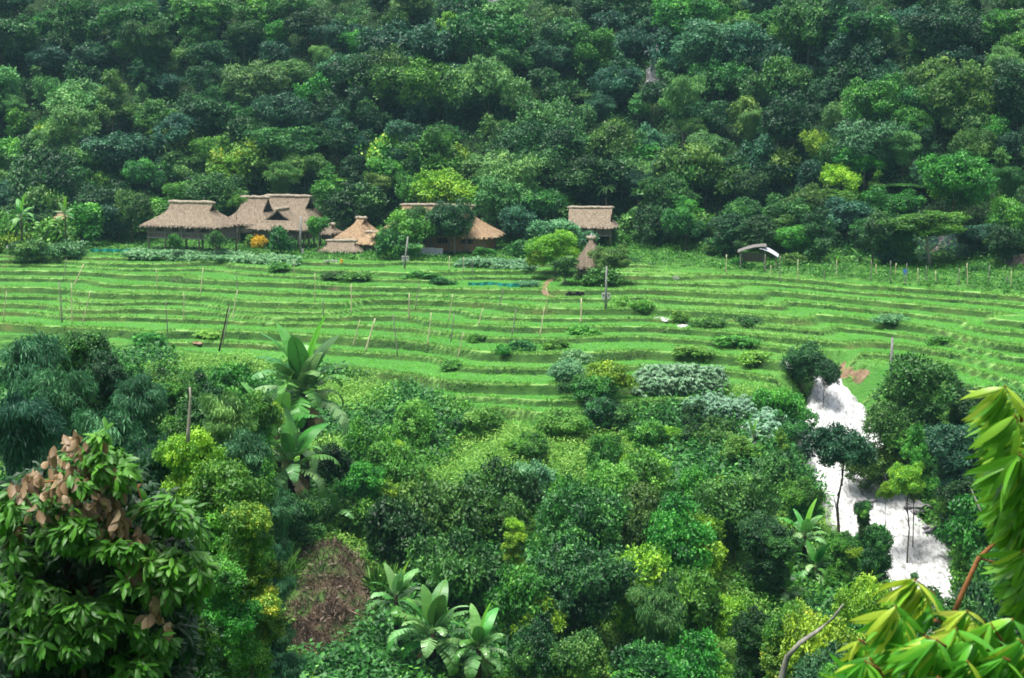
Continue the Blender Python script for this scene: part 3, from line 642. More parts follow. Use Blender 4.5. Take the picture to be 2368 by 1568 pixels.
def house(name, dx, dybase, D, Wd, Dp, yaw, label, roofm='thatch', floor=2.0, wall=1.9, rh=3.4, ridge=.62, wallm='slat', posts=5, gap=.62, open_=True, deck=True, over=.9, seed=3, conc=1.25, z=None, wins=4):
    if name == 'stilt_hut': D = 242; Wd *= .97; Dp *= .97
    elif dx < 1500 and dx != 1365: Wd *= 1.035; Dp *= 1.035; D += 9
    p = P(dx, dybase, D); g = tz(p[0], D) if z is None else z
    e = empty(name, (p[0], D, p[2]), label, 'house', None, math.radians(yaw))
    z0 = 0.0; depth = g-p[2]-.3
    f = floor; ev = f+wall
    thatch_roof('roof', Wd, Dp, ev-.15, rh, Wd*ridge, M[roofm], e, gab=gap, over=over, seed=seed, conc=conc)
    if deck:
        MB().box((0, 0, f), (Wd+.3, Dp+.3, .18)).obj('floor', M['wood'], e)
    wl_ = MB(); n = max(4, int(Wd/1.0)); hw, hd = Wd/2-.15, Dp/2-.15
    # front: planked dado, openings above; side and back walls solid
    wl_.box((0, -hd, f+.09+wall*.22), (Wd-.3, .07, wall*.42)); wl_.box((0, hd, f+wall/2), (Wd-.3, .07, wall-.1))
    for s in (-1, 1): wl_.box((s*hw, 0, f+wall/2), (.07, Dp-.44, wall-.1))
    nb = wins+1; cw = (Wd-.3)/(nb+wins*1.1)
    x = -Wd/2+.15
    for k in range(nb):
        wl_.box((x+cw/2, -hd, f+.09+wall*.66), (cw, .06, wall*.5)); x += cw
        if k < wins:
            wn_ = MB().box((x+cw*.55, -hd+.12, f+.09+wall*.66), (cw*1.1, .04, wall*.5)).obj('window', M['gapshade_stone'], e)  # dark sheet stands in for the shade behind the opening
            b = MB()
            for q in range(4): b.box((x+cw*1.1*(q+.5)/4, -hd+.02, f+.09+wall*.62), (.05, .05, wall*.42))
            b.obj('bars', M['wood'], wn_); x += cw*1.1
    wl_.obj('wall', M[wallm], e)
    for k in range(posts):
        for s in (-1, 1):
            MB().tube([(-Wd/2+.05+(Wd-.1)*k/(posts-1), s*(Dp/2-.02+.12*(s < 0)), min(depth, -.2)), (-Wd/2+.05+(Wd-.1)*k/(posts-1), s*(Dp/2-.02+.12*(s < 0)), ev)], .15, 7).obj('post', M['wood'], e, True)
    if deck:
        rl = MB(); rl.box((0, -Dp/2-.22, f+.85), (Wd+.2, .07, .07)); rl.box((0, -Dp/2-.22, f+.05), (Wd+.5, .10, .16)); rl.obj('railing', M['concrete'] if name == 'stilt_house' else M['wood'], e)
    return e
h1 = house('stilt_house', 446, 577, 264, 12.4, 5.8, -22, 'open stilt house with long brown thatched roof and railed deck, leftmost of the village', floor=2.05, wall=2.25, rh=3.5, posts=5, seed=4)
MB().box((1.6, -2.35, 5.1), (1.5, .05, .45)).obj('patch', M['ridge'], h1)
house('thatched_house', 592, 566, 277, 7.5, 6.5, -18, 'pinkish brown thatched house with open gable, directly right of the leftmost stilt house', floor=2.3, wall=1.7, rh=4.2, ridge=.60, wallm='plaster', posts=4, seed=5, wins=2, gap=.5)
house('thatched_house', 668, 566, 284, 12.0, 7.5, -20, 'largest thatched house whose broad pinkish roof carries a green tuft of weeds', floor=2.4, wall=1.8, rh=4.4, ridge=.68, wallm='plaster', posts=4, seed=6, wins=3, gap=.55)
house('thatched_house', 720, 560, 296, 12.0, 7.0, -14, 'old dark purplish thatched house at the back behind the largest roof', 'thatchold', floor=2.6, wall=1.8, rh=4.2, ridge=.7, posts=4, seed=7)
h4 = house('thatched_house', 655, 572, 269, 5.2, 8.2, 68, 'thatched house with its dark gable end facing the field, below the largest roof', floor=1.4, wall=2.0, rh=3.1, ridge=.62, posts=4, seed=8, wallm='slat', gap=.48, deck=False)
house('thatched_house', 836, 582, 269, 4.3, 4.6, -35, 'small rounded hut with fresh orange-brown thatch between the banana garden and leafy tree', 'thatchnew', floor=.9, wall=1.7, rh=3.1, ridge=.34, posts=3, seed=9, wallm='plaster', gap=.74, deck=False, conc=1.05, wins=1)
house('thatched_house', 862, 588, 264, 3.6, 3.0, -30, 'low annex with shaggy thatch and grey slatted wall, right of the rounded hut', 'thatchnew', floor=.2, wall=2.0, rh=1.5, ridge=.5, posts=3, seed=10, deck=False, over=.7, wins=1)
house('thatched_shed', 790, 592, 262, 5.4, 2.6, -10, 'long low thatched shed in front of the rounded hut', 'thatch', floor=.0, wall=1.2, rh=1.35, ridge=.8, posts=4, seed=11, deck=False, over=.5, wins=1)
house('thatched_shed', 762, 562, 271, 2.2, 2.0, -28, 'tiny brown thatched lean-to left of the rounded hut', 'thatch', floor=.6, wall=1.4, rh=1.2, ridge=.6, posts=2, seed=12, deck=False, over=.5, wins=1)
h5 = house('long_house', 1012, 592, 264, 17.2, 7.0, -14, 'long thatched house with warm tan walls, mostly hidden behind two leafy trees', 'thatchnew', floor=1.2, wall=2.6, rh=4.6, ridge=.66, wallm='woodwarm', posts=7, seed=13, over=1.2, wins=4)
house('thatched_house', 1365, 567, 277, 7.2, 6.0, -8, 'thatched house with broad greyish pink roof above the yellow-green tree', 'thatch', floor=1.8, wall=1.7, rh=2.8, ridge=.95, posts=4, seed=14, gap=.3, conc=.95, over=.6)
hut = house('stilt_hut', 1366, 645, 252, 3.4, 3.4, -12, 'narrow stilt hut with steep conical thatch and pale cap beside the path', 'thatch', floor=1.0, wall=1.15, rh=3.9, ridge=.14, posts=3, seed=15, gap=.93, over=.75, conc=.95, wins=1)
MB().tube([(0, 0, 5.8), (0, 0, 6.3), (.1, 0, 6.7)], [.28, .2, .05], 7).tube([(-.4, 0, 6.1), (.5, 0, 6.4)], .07, 5).obj('cap', M['metalwhite'], hut)
house('hillside_house', 2205, 632, 253, 6.6, 5.0, -6, 'dark house with faded pink patched roof behind blue smoke, far right village', 'tile', floor=1.4, wall=2.0, rh=2.6, ridge=.75, posts=5, seed=16, wallm='slat', gap=.6)
house('hillside_house', 2368, 646, 240, 4.6, 4.0, 0, 'small pale walled house cut by the right edge of the photo', 'tile', floor=.3, wall=1.9, rh=1.3, ridge=.8, posts=3, seed=17, wallm='plaster', deck=False)
house('thatched_shed', 1278+617, 585, 275, 3.4, 3.0, 0, 'tiny dark roofed shed deep in shade between trees right of the grey shed', 'thatchold', floor=.5, wall=1.3, rh=1.1, ridge=.8, posts=3, seed=18, deck=False)
house('thatched_shed', 152, 540, 278, 3.4, 3.0, -10, 'small brown roof peeping over the light green bushes at far left', 'thatchnew', floor=1.2, wall=1.5, rh=1.0, ridge=.7, posts=3, seed=19, deck=False)
def sheet_shed():
    p = P(1752, 612, 247); e = empty('field_shed', p, 'small open shed with curved grey sheet roof and white tarpaulin at field edge', 'shed', None, math.radians(-12))
    V = []; n = 10
    for j in range(n+1):
        t = j/n; V += [(-2.9+4.2*t, -1.3, 1.9+.95*t+.25*math.sin(t*3.1)), (-3.1+4.2*t, 1.3, 2.1+.95*t+.25*math.sin(t*3.1))]
    me = bpy.data.meshes.new('roof'); me.from_pydata(V, [], [(2*j, 2*j+2, 2*j+3, 2*j+1) for j in range(n)]); me.materials.append(M['metalgrey']); o = link(bpy.data.objects.new('roof', me), e); o.modifiers.new('t', 'SOLIDIFY').thickness = .08
    V = []
    for j in range(n+1):
        t = j/n; V += [(.3+2.7*t, -1.5, 2.5-1.2*t**1.5), (.5+2.5*t, .9, 2.75-1.2*t**1.5)]
    me = bpy.data.meshes.new('tarpaulin'); me.from_pydata(V, [], [(2*j, 2*j+2, 2*j+3, 2*j+1) for j in range(n)]); me.materials.append(M['cloth']); o = link(bpy.data.objects.new('tarpaulin', me), e); o.modifiers.new('t', 'SOLIDIFY').thickness = .05
    for x, y, h in ((-2.5, -1.1, 1.95), (-2.5, 1.1, 2.1), (1.0, -1.1, 2.7), (1.0, 1.1, 2.8), (2.7, -1.2, 1.4)): MB().tube([(x, y, -.6), (x, y, h)], .08, 6).obj('post', M['greypole'], e)
    MB().box((-.7, 1.05, 1.0), (3.2, .08, 1.3)).box((-2.5, 0, .8), (.08, 2.0, 1.0)).obj('wall', M['slat'], e)
sheet_shed()
def hanging(name, pts, h, mat, label, cat, thick=.03, n=14):
    V = []; m = len(pts)-1
    for j in range(n+1):
        t = j/n*m; k = min(int(t), m-1); p = pts[k]+(pts[k+1]-pts[k])*(t-k); w = .12*math.sin(j*1.9)
        for q, s in enumerate((0, .5, 1)): V.append((p[0], p[1]+w*(1-s), p[2]+h*s-.10*s*math.sin(math.pi*(t-k))+.03*math.sin(j*2.7)*s))
    fc = [(3*j+s, 3*j+3+s, 3*j+4+s, 3*j+1+s) for j in range(n) for s in (0, 1)]
    me = bpy.data.meshes.new(name); me.from_pydata(V, [], fc); me.materials.append(mat); o = link(bpy.data.objects.new(name, me), None, label, cat); o.modifiers.new('t', 'SOLIDIFY').thickness = thick; return o
def gp(dx, dy): return hit(dx, dy, 200, 330)
hanging('cloth', [P(968, 588, 266), P(1000, 590, 266), P(1024, 591, 266)], 1.25, M['cloth'], 'pale lilac cloth hung under the floor of the tree-hidden long house', 'cloth')
hanging('net', [gp(1082, 660)+[0, 0, -.1], gp(1130, 660), gp(1190, 664), gp(1242, 662)], .55, M['net'], 'sagging teal net strung across the paddies in front of the long house', 'net', n=26)
hanging('net', [P(208, 582, 271), P(250, 582, 271), P(300, 583, 270)], .55, M['net'], 'dark teal net along the field edge under the left bushes', 'net')
hanging('net', [P(375, 590, 268), P(430, 593, 267), P(470, 594, 267), P(545, 598, 266)], .35, M['net'], 'low teal net along the field edge in front of the leftmost stilt house', 'net')
hanging('cloth', [P(2088, 646, 234), P(2097, 646, 234)], 1.5, M['bluecloth'], 'bright blue cloth hung on the fence line by the right field', 'cloth')
def bits():
    p = hit(790, 610, 200, 330); MB().tube([(0, 0, 0), (0, 0, .5)], .22, 12).tube([(0, 0, .5), (0, 0, .56)], .25, 12).obj('bucket', M['orange'], None, label='small orange bucket at the field edge below the low thatched shed', cat='bucket').location = p
    r = random.Random(3); m = MB()
    for k in range(9): m.box((r.uniform(-1, 1.2), r.uniform(-.3, .3), r.uniform(0, .35)), (r.uniform(.2, .6), .3, r.uniform(.1, .3)), r.uniform(0, 3))
    m.obj('rubble_pile', M['metalwhite'], None, label='small heap of white rubbish beside the orange bucket', cat='rubbish').location = hit(764, 608, 200, 330)
    p = P(19, 580, 268); MB().tube([(0, 0, -.6), (0, 0, .5), (0, 0, .9)], [.28, .30, .2], 10).obj('sack', M['metalwhite'], None, label='white sack standing under the bushes at the left field edge', cat='sack').location = p
    q = gp(1561, 648); MB().box((0, 0, .2), (.6, .3, .4), .3).box((.35, 0, .1), (.4, .3, .2), -.4).obj('sack', M['metalwhite'], None, label='small white sack lying alone in the upper right paddies', cat='sack').location = q
    m = MB()
    for k in range(7): m.box((k*.35-1, r.uniform(-.2, .2), .25), (.5, .4, r.uniform(.3, .9)), r.uniform(0, 2))
    m.obj('stone_heap', M['gapshade_stone'], None, label='dark heap of stones in the weeds left of the white-boxed pole', cat='stones').location = gp(1328, 686)
bits()
# ---------------------------------------------------------------- poles and stakes
def pole_between(name, a, b, r0, r1, mat, label, cat, group=None, seg=5, wob=.03):
    rr = random.Random(int(a[0]*31+a[1]*7)); m = MB(); a = Vector(a); b = Vector(b)
    pts = [a+(b-a)*k/seg+Vector((rr.uniform(-wob, wob), rr.uniform(-wob, wob), 0)) for k in range(seg+1)]
    o = a.copy(); m.tube([p-o for p in pts], [r0+(r1-r0)*k/seg for k in range(seg+1)], 6)
    ob = m.obj(name, mat, None, True, label=label, cat=cat, group=group); ob.location = o; return ob
STK = [(6,746,15,673),(144,746,137,651),(167,751,165,654),(188,751,210,671),(146,651,154,597),(168,663,194,610),(364,671,361,619),(387,771,383,695),(463,683,469,619),(425,746,425,676),
 (549,668,546,632),(535,741,549,671),(945,741,946,678),(959,717,970,656),(843,814,867,736),(814,802,832,739),(920,827,909,727),(987,805,997,722),(1036,744,1047,680),(1042,790,1049,724),(1104,756,1116,712),
 (1058,827,1071,768),(1183,775,1193,714),(1247,778,1259,709),(1264,727,1264,666),(1153,709,1164,668),(1039,622,1039,592),(1071,631,1072,594),(1092,639,1092,600),(812,727,812,656),(728,700,728,632),(748,740,748,690),(1343,748,1344,690),(680,640,680,600)]
thick = {1, 14, 5, 12, 32}
wd = ['pale', 'grey', 'yellowish', 'weathered']
for i, (bx, by, tx, ty) in enumerate(STK):
    b = hit(bx, by, 150, 330); b = b-[0, 0, .25]; t = P(tx, ty, b[1]+.3*((i % 3)-1)); lean = 'leaning right' if tx-bx > 9 else 'leaning left' if tx-bx < -5 else 'nearly upright'
    zone = 'in left paddies' if bx < 300 else 'below the stilt house' if bx < 600 else 'above the banana plants' if bx < 900 else 'in middle paddies' if bx < 1130 else 'left of the path'
    hgt = 'short' if by-ty < 55 else 'tall' if by-ty > 85 else 'slender'; far_ = 'near the front' if by > 735 else 'near the village' if by < 672 else 'midfield'
    pole_between('bamboo_stake', b, t, .12 if i in thick else .075, .075 if i in thick else .05, M['bamboopole'] if i % 3 != 1 else M['greypole'], f'{hgt} {"thick" if i in thick else "thin"} bamboo stake {lean} {zone}, {far_}', 'stake', 'bamboo stakes standing in the paddies')
pole_between('wooden_post', hit(507, 812, 150, 300), P(529, 703, hit(507, 812, 150, 300)[1]), .13, .07, M['barkdark'], 'dark leaning trunk-like pole in the paddies above the left jungle', 'pole')
pole_between('wooden_post', hit(515, 800, 150, 300), P(531, 712, hit(515, 800, 150, 300)[1]), .07, .05, M['greypole'], 'thin grey pole propped beside the dark leaning pole', 'pole')
FP = [(10,600,10,430),(320,575,320,430),(362,600,362,520),(435,660,435,440),(577,640,577,470),(785,640,785,560),(885,600,885,475),(1155,640,1160,480),(1195,600,1197,510),(1312,655,1310,480),(1350,600,1354,500),(1425,680,1440,500),(1530,650,1528,540),(1592,650,1594,520),(1670,665,1667,560),(1845,680,1857,540),(1920,680,1918,500),(2092,690,2092,520),(2265,700,2266,560),(2230,655,2240,600)]
for i, (bx, by, tx, ty) in enumerate(FP):
    bx, by, tx, ty = 1676+bx*.2919, 462.4+by*.2919, 1676+tx*.2919, 462.4+ty*.2919
    b = hit(bx, by, 200, 330); b = b-[0, 0, .3]; nb_ = 'near the grey shed' if bx < 1800 else 'between the grey shed and the smoke' if bx < 2050 else 'in front of the smoky house' if bx < 2260 else 'toward the right edge'
    pole_between('fence_post', b, P(tx, ty, b[1]), .075, .05, M['bamboopole'] if i % 2 == 0 else M['greypole'], f'{"tall" if by-ty > 42 else "low"} {"pale bamboo" if i % 2 == 0 else "grey wooden"} fence post {"leaning" if abs(bx-tx) > 1.5 else "upright"} {nb_}', 'fence post', 'fence posts along the right field edge')
def utility(bx, by, tx, ty, boxy, label, r=.17, boxes=2, D0=None):
    b = hit(bx, by, 120, 330) if D0 is None else P(bx, by, D0); t = P(tx, ty, b[1]); e = empty('utility_pole', b, label, 'utility pole'); d = Vector(t)-Vector(b)
    m = MB(); m.tube([(0, 0, -.4), tuple(d*.5), tuple(d)], [r, r*.85, r*.65], 8); m.obj('pole', M['concrete'], e, True)
    if boxy:
        f = (by-boxy)/(by-ty); c = d*f
        for k in range(boxes):
            q = MB().box((c[0]+(-.32 if k == 0 else .34), c[1]-.12, c[2]+.05*k), (.42, .3, .85-.15*k)).obj('meter_box', M['metalwhite'], e)
            MB().box((c[0]+(-.32 if k == 0 else .34), c[1]-.285, c[2]+.05*k+.15), (.24, .02, .22)).obj('dial_window', M['metalgrey'], q)
utility(934, 622, 943, 547, 598, 'leaning grey utility pole with pale meter boxes in front of the leafy house tree')
utility(1400, 716, 1402, 615, 686, 'utility pole with white meter boxes beside the path junction', .16)
utility(694, 588, 695, 500, None, 'weathered grey utility pole standing before the gable-end thatched house', .20, D0=270)
utility(2058, 884, 2063, 780, None, 'bare pale concrete pole standing alone in the lower right paddies', .20)
# white cans on the foot of the village pole
MB().tube([(0, 0, 0), (0, 0, .35)], .2, 10).tube([(0, 0, .38), (0, 0, .75)], .19, 10).obj('plastic_can', M['metalwhite'], None, label='white plastic cans stacked at the foot of the weathered village pole', cat='can').location = P(700, 586, 269.5)

# ---------------------------------------------------------------- trees around the village
for k in range(56):
    rr = random.Random(900+k); dx = (k*97 % 56)/56*2400-10+rr.uniform(-25, 25); df = float(np.interp(dx*K, U_, DF_)); lo = k % 2
    D = df+(16 if lo else 26)+rr.uniform(-3, 4)
    if 545 < dx < 800: D = max(D, 313)
    if 545 < dx < 1180 or 1280 < dx < 1440 or 2110 < dx < 2290 or 350 < dx < 545: D = max(D, 300)+4*lo
    dyt = np.interp(dx, [0, 800, 1400, 2367], [455, 455, 470, 520])-(0 if lo else 55)+rr.uniform(-35, 25)
    sh = rr.choice(['round', 'round', 'bush', 'column', 'umbrella']); col = rr.choice(['mid', 'dark', 'fresh', 'olive', 'mid', 'teal', 'dark'])
    mk_ = next(t for a, t in MARK if dx < a)
    tree(dx, dyt, rr.uniform(95, 150), D, sh, col, f"{CN[col]} {SN[sh]} in {'front' if lo else 'second'} village row, {mk_}", 'village_tree', 'tree', 'mid', .94, 'trees along the back edge of the fields', maxstep=3)
VT = [ # x, top, width, depth, shape, colour, crown fraction, label
 (38,478,110,270,'bush','fresh',1,'round light green bush below the banana leaves at far left of the village'),
 (20,525,90,266,'bush','lime',1,'lime green bush touching the left edge of the photo above the paddies'),
 (128,500,150,268,'bush','fresh',1,'broad bright green bush left of the dark gap at the left field edge'),
 (188,470,110,274,'round','fresh',.95,'bright green round tree behind the bushes at the left field edge'),
 (75,545,120,263,'bush','olive',1,'olive bush along the field edge at far left'),
 (150,545,90,262,'bush','pale',1,'pale green bush at the right end of the left bush row'),
 (275,470,120,282,'weep','teal',.98,'dark feathery bamboo left of the leftmost stilt house'),
 (318,455,90,290,'weep','teal',.98,'blue-green bamboo rising behind the left end of the leftmost stilt house'),
 (250,415,160,300,'round','dark',.9,'large dark tree standing behind the left bush row'),
 (95,430,120,290,'umbrella','olive',.9,'olive spreading tree above the left bush row'),
 (125,288,120,318,'umbrella','yellow',.9,'brilliant yellow-green tree high at left, brightest on the left slope'),
 (30,320,130,316,'umbrella','fresh',.9,'fresh green tree left of the brilliant yellow-green tree'),
 (225,345,170,310,'umbrella','mid',.9,'wide mid-green layered tree right of the brilliant yellow-green tree'),
 (405,285,150,318,'weep','olive',.98,'drooping olive bamboo above the gap between left trees'),
 (380,450,110,285,'round','fresh',.9,'fresh green tree behind the leftmost stilt house'),
 (505,405,125,287,'round','mid',.9,'dark leafy tree between the two left thatched roofs'),
 (548,450,42,268,'umbrella','fresh',.45,'slender papaya-like tree with bare twin stems between the left roofs'),
 (560,318,150,312,'umbrella','yellow',.9,'yellow-flushed spreading tree above the leftmost roofs'),
 (660,285,170,316,'round','mid',.9,'large mid-green tree above the largest thatched roof'),
 (790,400,90,280,'column','dark',.97,'dark narrow tree standing right of the purplish roof'),
 (850,420,120,284,'round','mid',.95,'mid-green tree behind the rounded orange hut'),
 (735,500,60,264,'umbrella','fresh',.7,'small papaya tree in front of the gable-end house'),
 (640,520,70,262,'bush','mid',1,'leafy shrub against the wall of the gable-end house'),
 (600,536,36,259,'bush','goldflower',1,'shrub covered in golden flowers right of the leftmost stilt house'),
 (575,540,34,260,'bush','yellow',1,'yellow-green shrub left of the golden flowered shrub'),
 (400,540,48,257,'umbrella','fresh',.8,'small papaya bush in front of the leftmost stilt house'),
 (497,533,50,258,'umbrella','mid',.7,'young papaya tree before the right end of the leftmost stilt house'),
 (895,310,150,306,'umbrella','yellow',.9,'pale yellow-flushed tree above the rounded hut'),
 (985,318,150,306,'column','fresh',.97,'bright vine-draped column of foliage above the tree-hidden long house'),
 (1040,335,130,300,'umbrella','yellow',.9,'yellow-flowering tree right of the bright vine-draped column'),
 (1030,390,190,296,'umbrella','lime',.92,'lime green broad tree above the tree-hidden long house'),
 (1100,370,110,296,'round','olive',.92,'olive tree left of the big dark village tree'),
 (930,488,130,258,'umbrella','fresh',.85,'leafy layered tree hiding the left part of the long house'),
 (975,470,120,262,'round','mid',.8,'light crowned tree hiding the middle of the long house'),
 (1050,452,130,259,'round','dark',.88,'dense dark round tree hiding the right part of the long house'),
 (900,520,70,255,'bush','mid',.98,'leafy shrub at the foot of the layered tree by the long house'),
 (958,560,60,253,'weep','bamboo',1,'small yellowish bamboo right of the leaning meter pole'),
 (1245,270,230,296,'round','dark',.97,'biggest dark tree of the village, centre of the photo'),
 (1205,440,110,288,'round','mid',.97,'green understorey tree under the biggest dark tree'),
 (1300,440,130,286,'bush','olive',.97,'olive green tree left of the greyish pink roof'),
 (1120,570,50,254,'umbrella','fresh',.75,'small papaya tree at the right end of the long house'),
 (1215,550,90,262,'bush','mid',.97,'mid-green tree left of the yellow-green tree by the path'),
 (1310,505,160,266,'umbrella','blue',.93,'greyish green spreading tree between the yellow tree and the greyish pink roof'),
 (1285,525,132,254,'round','lime',.92,'brilliant yellow-green round tree beside the stilt hut'),
 (1235,575,44,252,'bush','lime',.9,'small lime lobe-shaped tree at the left foot of the yellow-green tree'),
 (1305,590,80,249,'round','mid',.75,'green tree with pale trunk between the path and the stilt hut'),
 (1420,560,110,247,'round','olive',.85,'olive feathery tree right of the stilt hut behind the pole'),
 (1395,610,90,249,'bush','olive',1,'olive shrub under the feathery tree by the pole'),
 (1430,530,60,268,'bush','fresh',1,'fresh green tree right below the greyish pink roof'),
 (1400,350,150,300,'round','dark',.96,'dark green tree above the greyish pink roof'),
 (1345,215,110,325,'weep','bamboo',.97,'bright arching bamboo plumes halfway up the centre slope'),
 (1375,235,80,322,'weep','bamboo',.97,'arching bamboo beside the bright plumes on the centre slope'),
 (1445,232,80,324,'cone','mid',.95,'pointed layered tree right of the bright bamboo plumes'),
 (1480,330,150,306,'round','fresh',.95,'yellowish green tree right of the dark tree above the greyish pink roof'),
 (1545,420,150,285,'round','mid',.96,'large leafy tree behind the right field edge, left of centre gap'),
 (1500,470,110,280,'bush','mid',1,'dark bush at the right field corner'),
 (1600,480,120,276,'round','fresh',.94,'light green tree standing at the back of the right field'),
 (1660,545,90,268,'bush','olive',.96,'low olive trees left of the grey shed'),
 (1800,490,130,266,'round','olive',.85,'grey-green tree with visible trunk behind the grey shed'),
 (1860,520,110,262,'umbrella','mid',.8,'spreading tree right of the grey shed with thin trunk'),
 (1920,430,190,274,'round','fresh',.92,'broad yellowish green tree over the back of the right field'),
 (1790,370,150,292,'round','dark',.95,'glossy dark round tree above the grey shed'),
 (1700,360,170,296,'umbrella','mid',.95,'wide pale-leaved tree left of the glossy dark round tree'),
 (2000,500,120,258,'weep','mid',.97,'feathery tree behind the fence right of the tiny dark shed'),
 (2150,480,200,246,'round','fresh',.6,'bright spreading tree over the smoky pink-roofed house'),
 (2060,560,100,250,'bush','teal',.98,'dark shrubs left of the smoky house'),
 (2100,430,170,272,'round','mid',.95,'mid-green tree rising behind the bright spreading tree'),
 (2250,510,110,250,'round','teal',.95,'blue-green tree right behind the smoky pink-roofed house'),
 (2325,545,90,243,'umbrella','olive',.6,'tall pale-trunked tree near the right edge of the field'),
 (2265,610,60,240,'bush','mid',1,'small round bush in front of the right end of the smoky house'),
 (2310,420,150,270,'round','mid',.95,'grey-green tree at the right edge above the field'),
 (2360,560,80,246,'bush','teal',1,'dark bush cut by the right edge at field level'),
 (1450,600,60,250,'bush','teal',1,'dark low bush at the left end of the right field back edge'),
 (1830,580,60,254,'bush','olive',1,'olive bush right beside the grey shed'),
 (1705,590,40,250,'bush','fresh',1,'small fresh green shrub left beside the grey shed'),
 (1825,85,60,345,'bush','rust',1,'rusty brown tree high on the right slope'),
 (1570,180,70,330,'weep','bamboo',.97,'tall pale bamboo column on the slope right of the dark cliff'),
 (1740,210,130,325,'round','blue',.93,'greyish blue lumpy tree halfway up the right slope'),
 (1080,60,230,345,'weep','bamboo',.97,'huge feathery bamboo thicket high in the centre of the slope'),
 (1140,190,110,325,'weep','bamboo',.97,'pale bamboo clump below the huge feathery thicket'),
 (1180,75,130,345,'weep','bamboo',.97,'right lobe of feathery bamboo next to the huge thicket'),
 (2000,20,190,352,'round','mid',.95,'great rounded tree at the top right of the slope'),
 (1510,20,200,352,'round','dark',.95,'huge dark hanging tree at the top above the cliff'),
]
for dx, dy, w, D, sh, col, cf, lb in VT:
    if 1210 < dx < 1440 and D <= 254: D -= 9
    elif dx < 1500 and D < 290: D += 8
    nm = 'bamboo_clump' if sh == 'weep' else 'bush' if (sh == 'bush' and w < 100) else 'papaya_tree' if 'papaya' in lb else 'village_tree'
    big = w > 150 or D < 272
    tree(dx, dy, w*1.08, D, sh, col, lb, nm, 'bamboo' if sh == 'weep' else 'bush' if nm == 'bush' else 'tree', 'mid' if (big and w > 95) else 'far', cf, bark='barkpale' if cf < .9 else 'bark', maxstep=10 if D > 290 else 4)
def rock(dx, dy, D, w, h, label, seed):
    rng = np.random.default_rng(seed); m = bpy.data.meshes.new('rock_face'); import bmesh
    b = bmesh.new(); bmesh.ops.create_icosphere(b, subdivisions=4, radius=1)
    for v in b.verts:
        n = float(vnoise(v.co.x*3+seed, v.co.z*2+v.co.y*2, .8, 41))*.7+float(vnoise(v.co.x*9, v.co.z*5, .8, 42))*.3; v.co *= 1+n; v.co.x *= w/2; v.co.z *= h/2; v.co.y *= 2.2
    b.to_mesh(m); b.free(); m.materials.append(M['rock']); o = link(bpy.data.objects.new('rock_face', m), None, label, 'rock'); o.location = P(dx, dy, D)
rock(1520, 235, 318, 6.5, 17, 'dark limestone cliff with pale streak showing through the forest right of centre', 1)
rock(1160, 16, 346, 8, 5, 'small pinkish limestone outcrop at the top edge of the photo', 2)

def palm(dx, dyt, dyb, D, w, label, name='palm_tree', n=11):
    a = P(dx, dyb, D); t = P(dx, dyt, D); g = tz(a[0], D); base = np.array([a[0], D, min(a[2], g)]) if True else a
    H = t[2]-base[2]; L = w*K/FPX*D/2; e = empty(name, base, label, 'palm tree'); r = np.random.default_rng(int(dx)); top = np.array([0, 0, H-L*.45])
    MB().tube([(0, 0, -.2), (.05, 0, top[2]*.5), tuple(top)], [.13, .10, .08], 7).obj('trunk', M['barkpale'], e, True)
    Pp, A, N, T = [], [], [], []
    for k in range(n):
        az = 2*math.pi*k/n+r.uniform(-.25, .25); el = r.uniform(.1, 1.1)
        for j in range(26):
            t_ = j/25; x = L*t_*math.cos(el*(1-t_)); z = L*(math.sin(el)*t_-.75*t_*t_)
            p = top+np.array([math.cos(az)*x, math.sin(az)*x, z]); d = np.array([math.cos(az), math.sin(az), -.8*t_]); sd = np.array([-math.sin(az), math.cos(az), 0])
            for s in (-1, 1): Pp.append(p); A.append(d*.5+sd*s*.8-np.array([0, 0, .45])); N.append([0, 0, 1]); T.append(.4+r.normal()*.1)
    me = leaf_mesh('fronds', [leaf_arrays(np.array(Pp), np.array(A, float), np.array(N, float), np.full(len(Pp), L*.34), np.full(len(Pp), L*.06), np.array(T), 'd', .2)], F['bamboo']); link(bpy.data.objects.new('fronds', me), e)
palm(1205, 425, 500, 280, 60, 'slender palm with pale trunk in front of the biggest dark tree')
palm(1925, 380, 470, 280, 50, 'small palm above the tiny dark shed')
palm(1400, 420, 500, 286, 50, 'palm rosette just above the greyish pink roof')
palm(1845, 380, 460, 284, 46, 'small palm between the glossy dark tree and the broad yellowish tree')
palm(125, 300, 360, 312, 44, 'little palm among the brilliant yellow-green foliage at left')

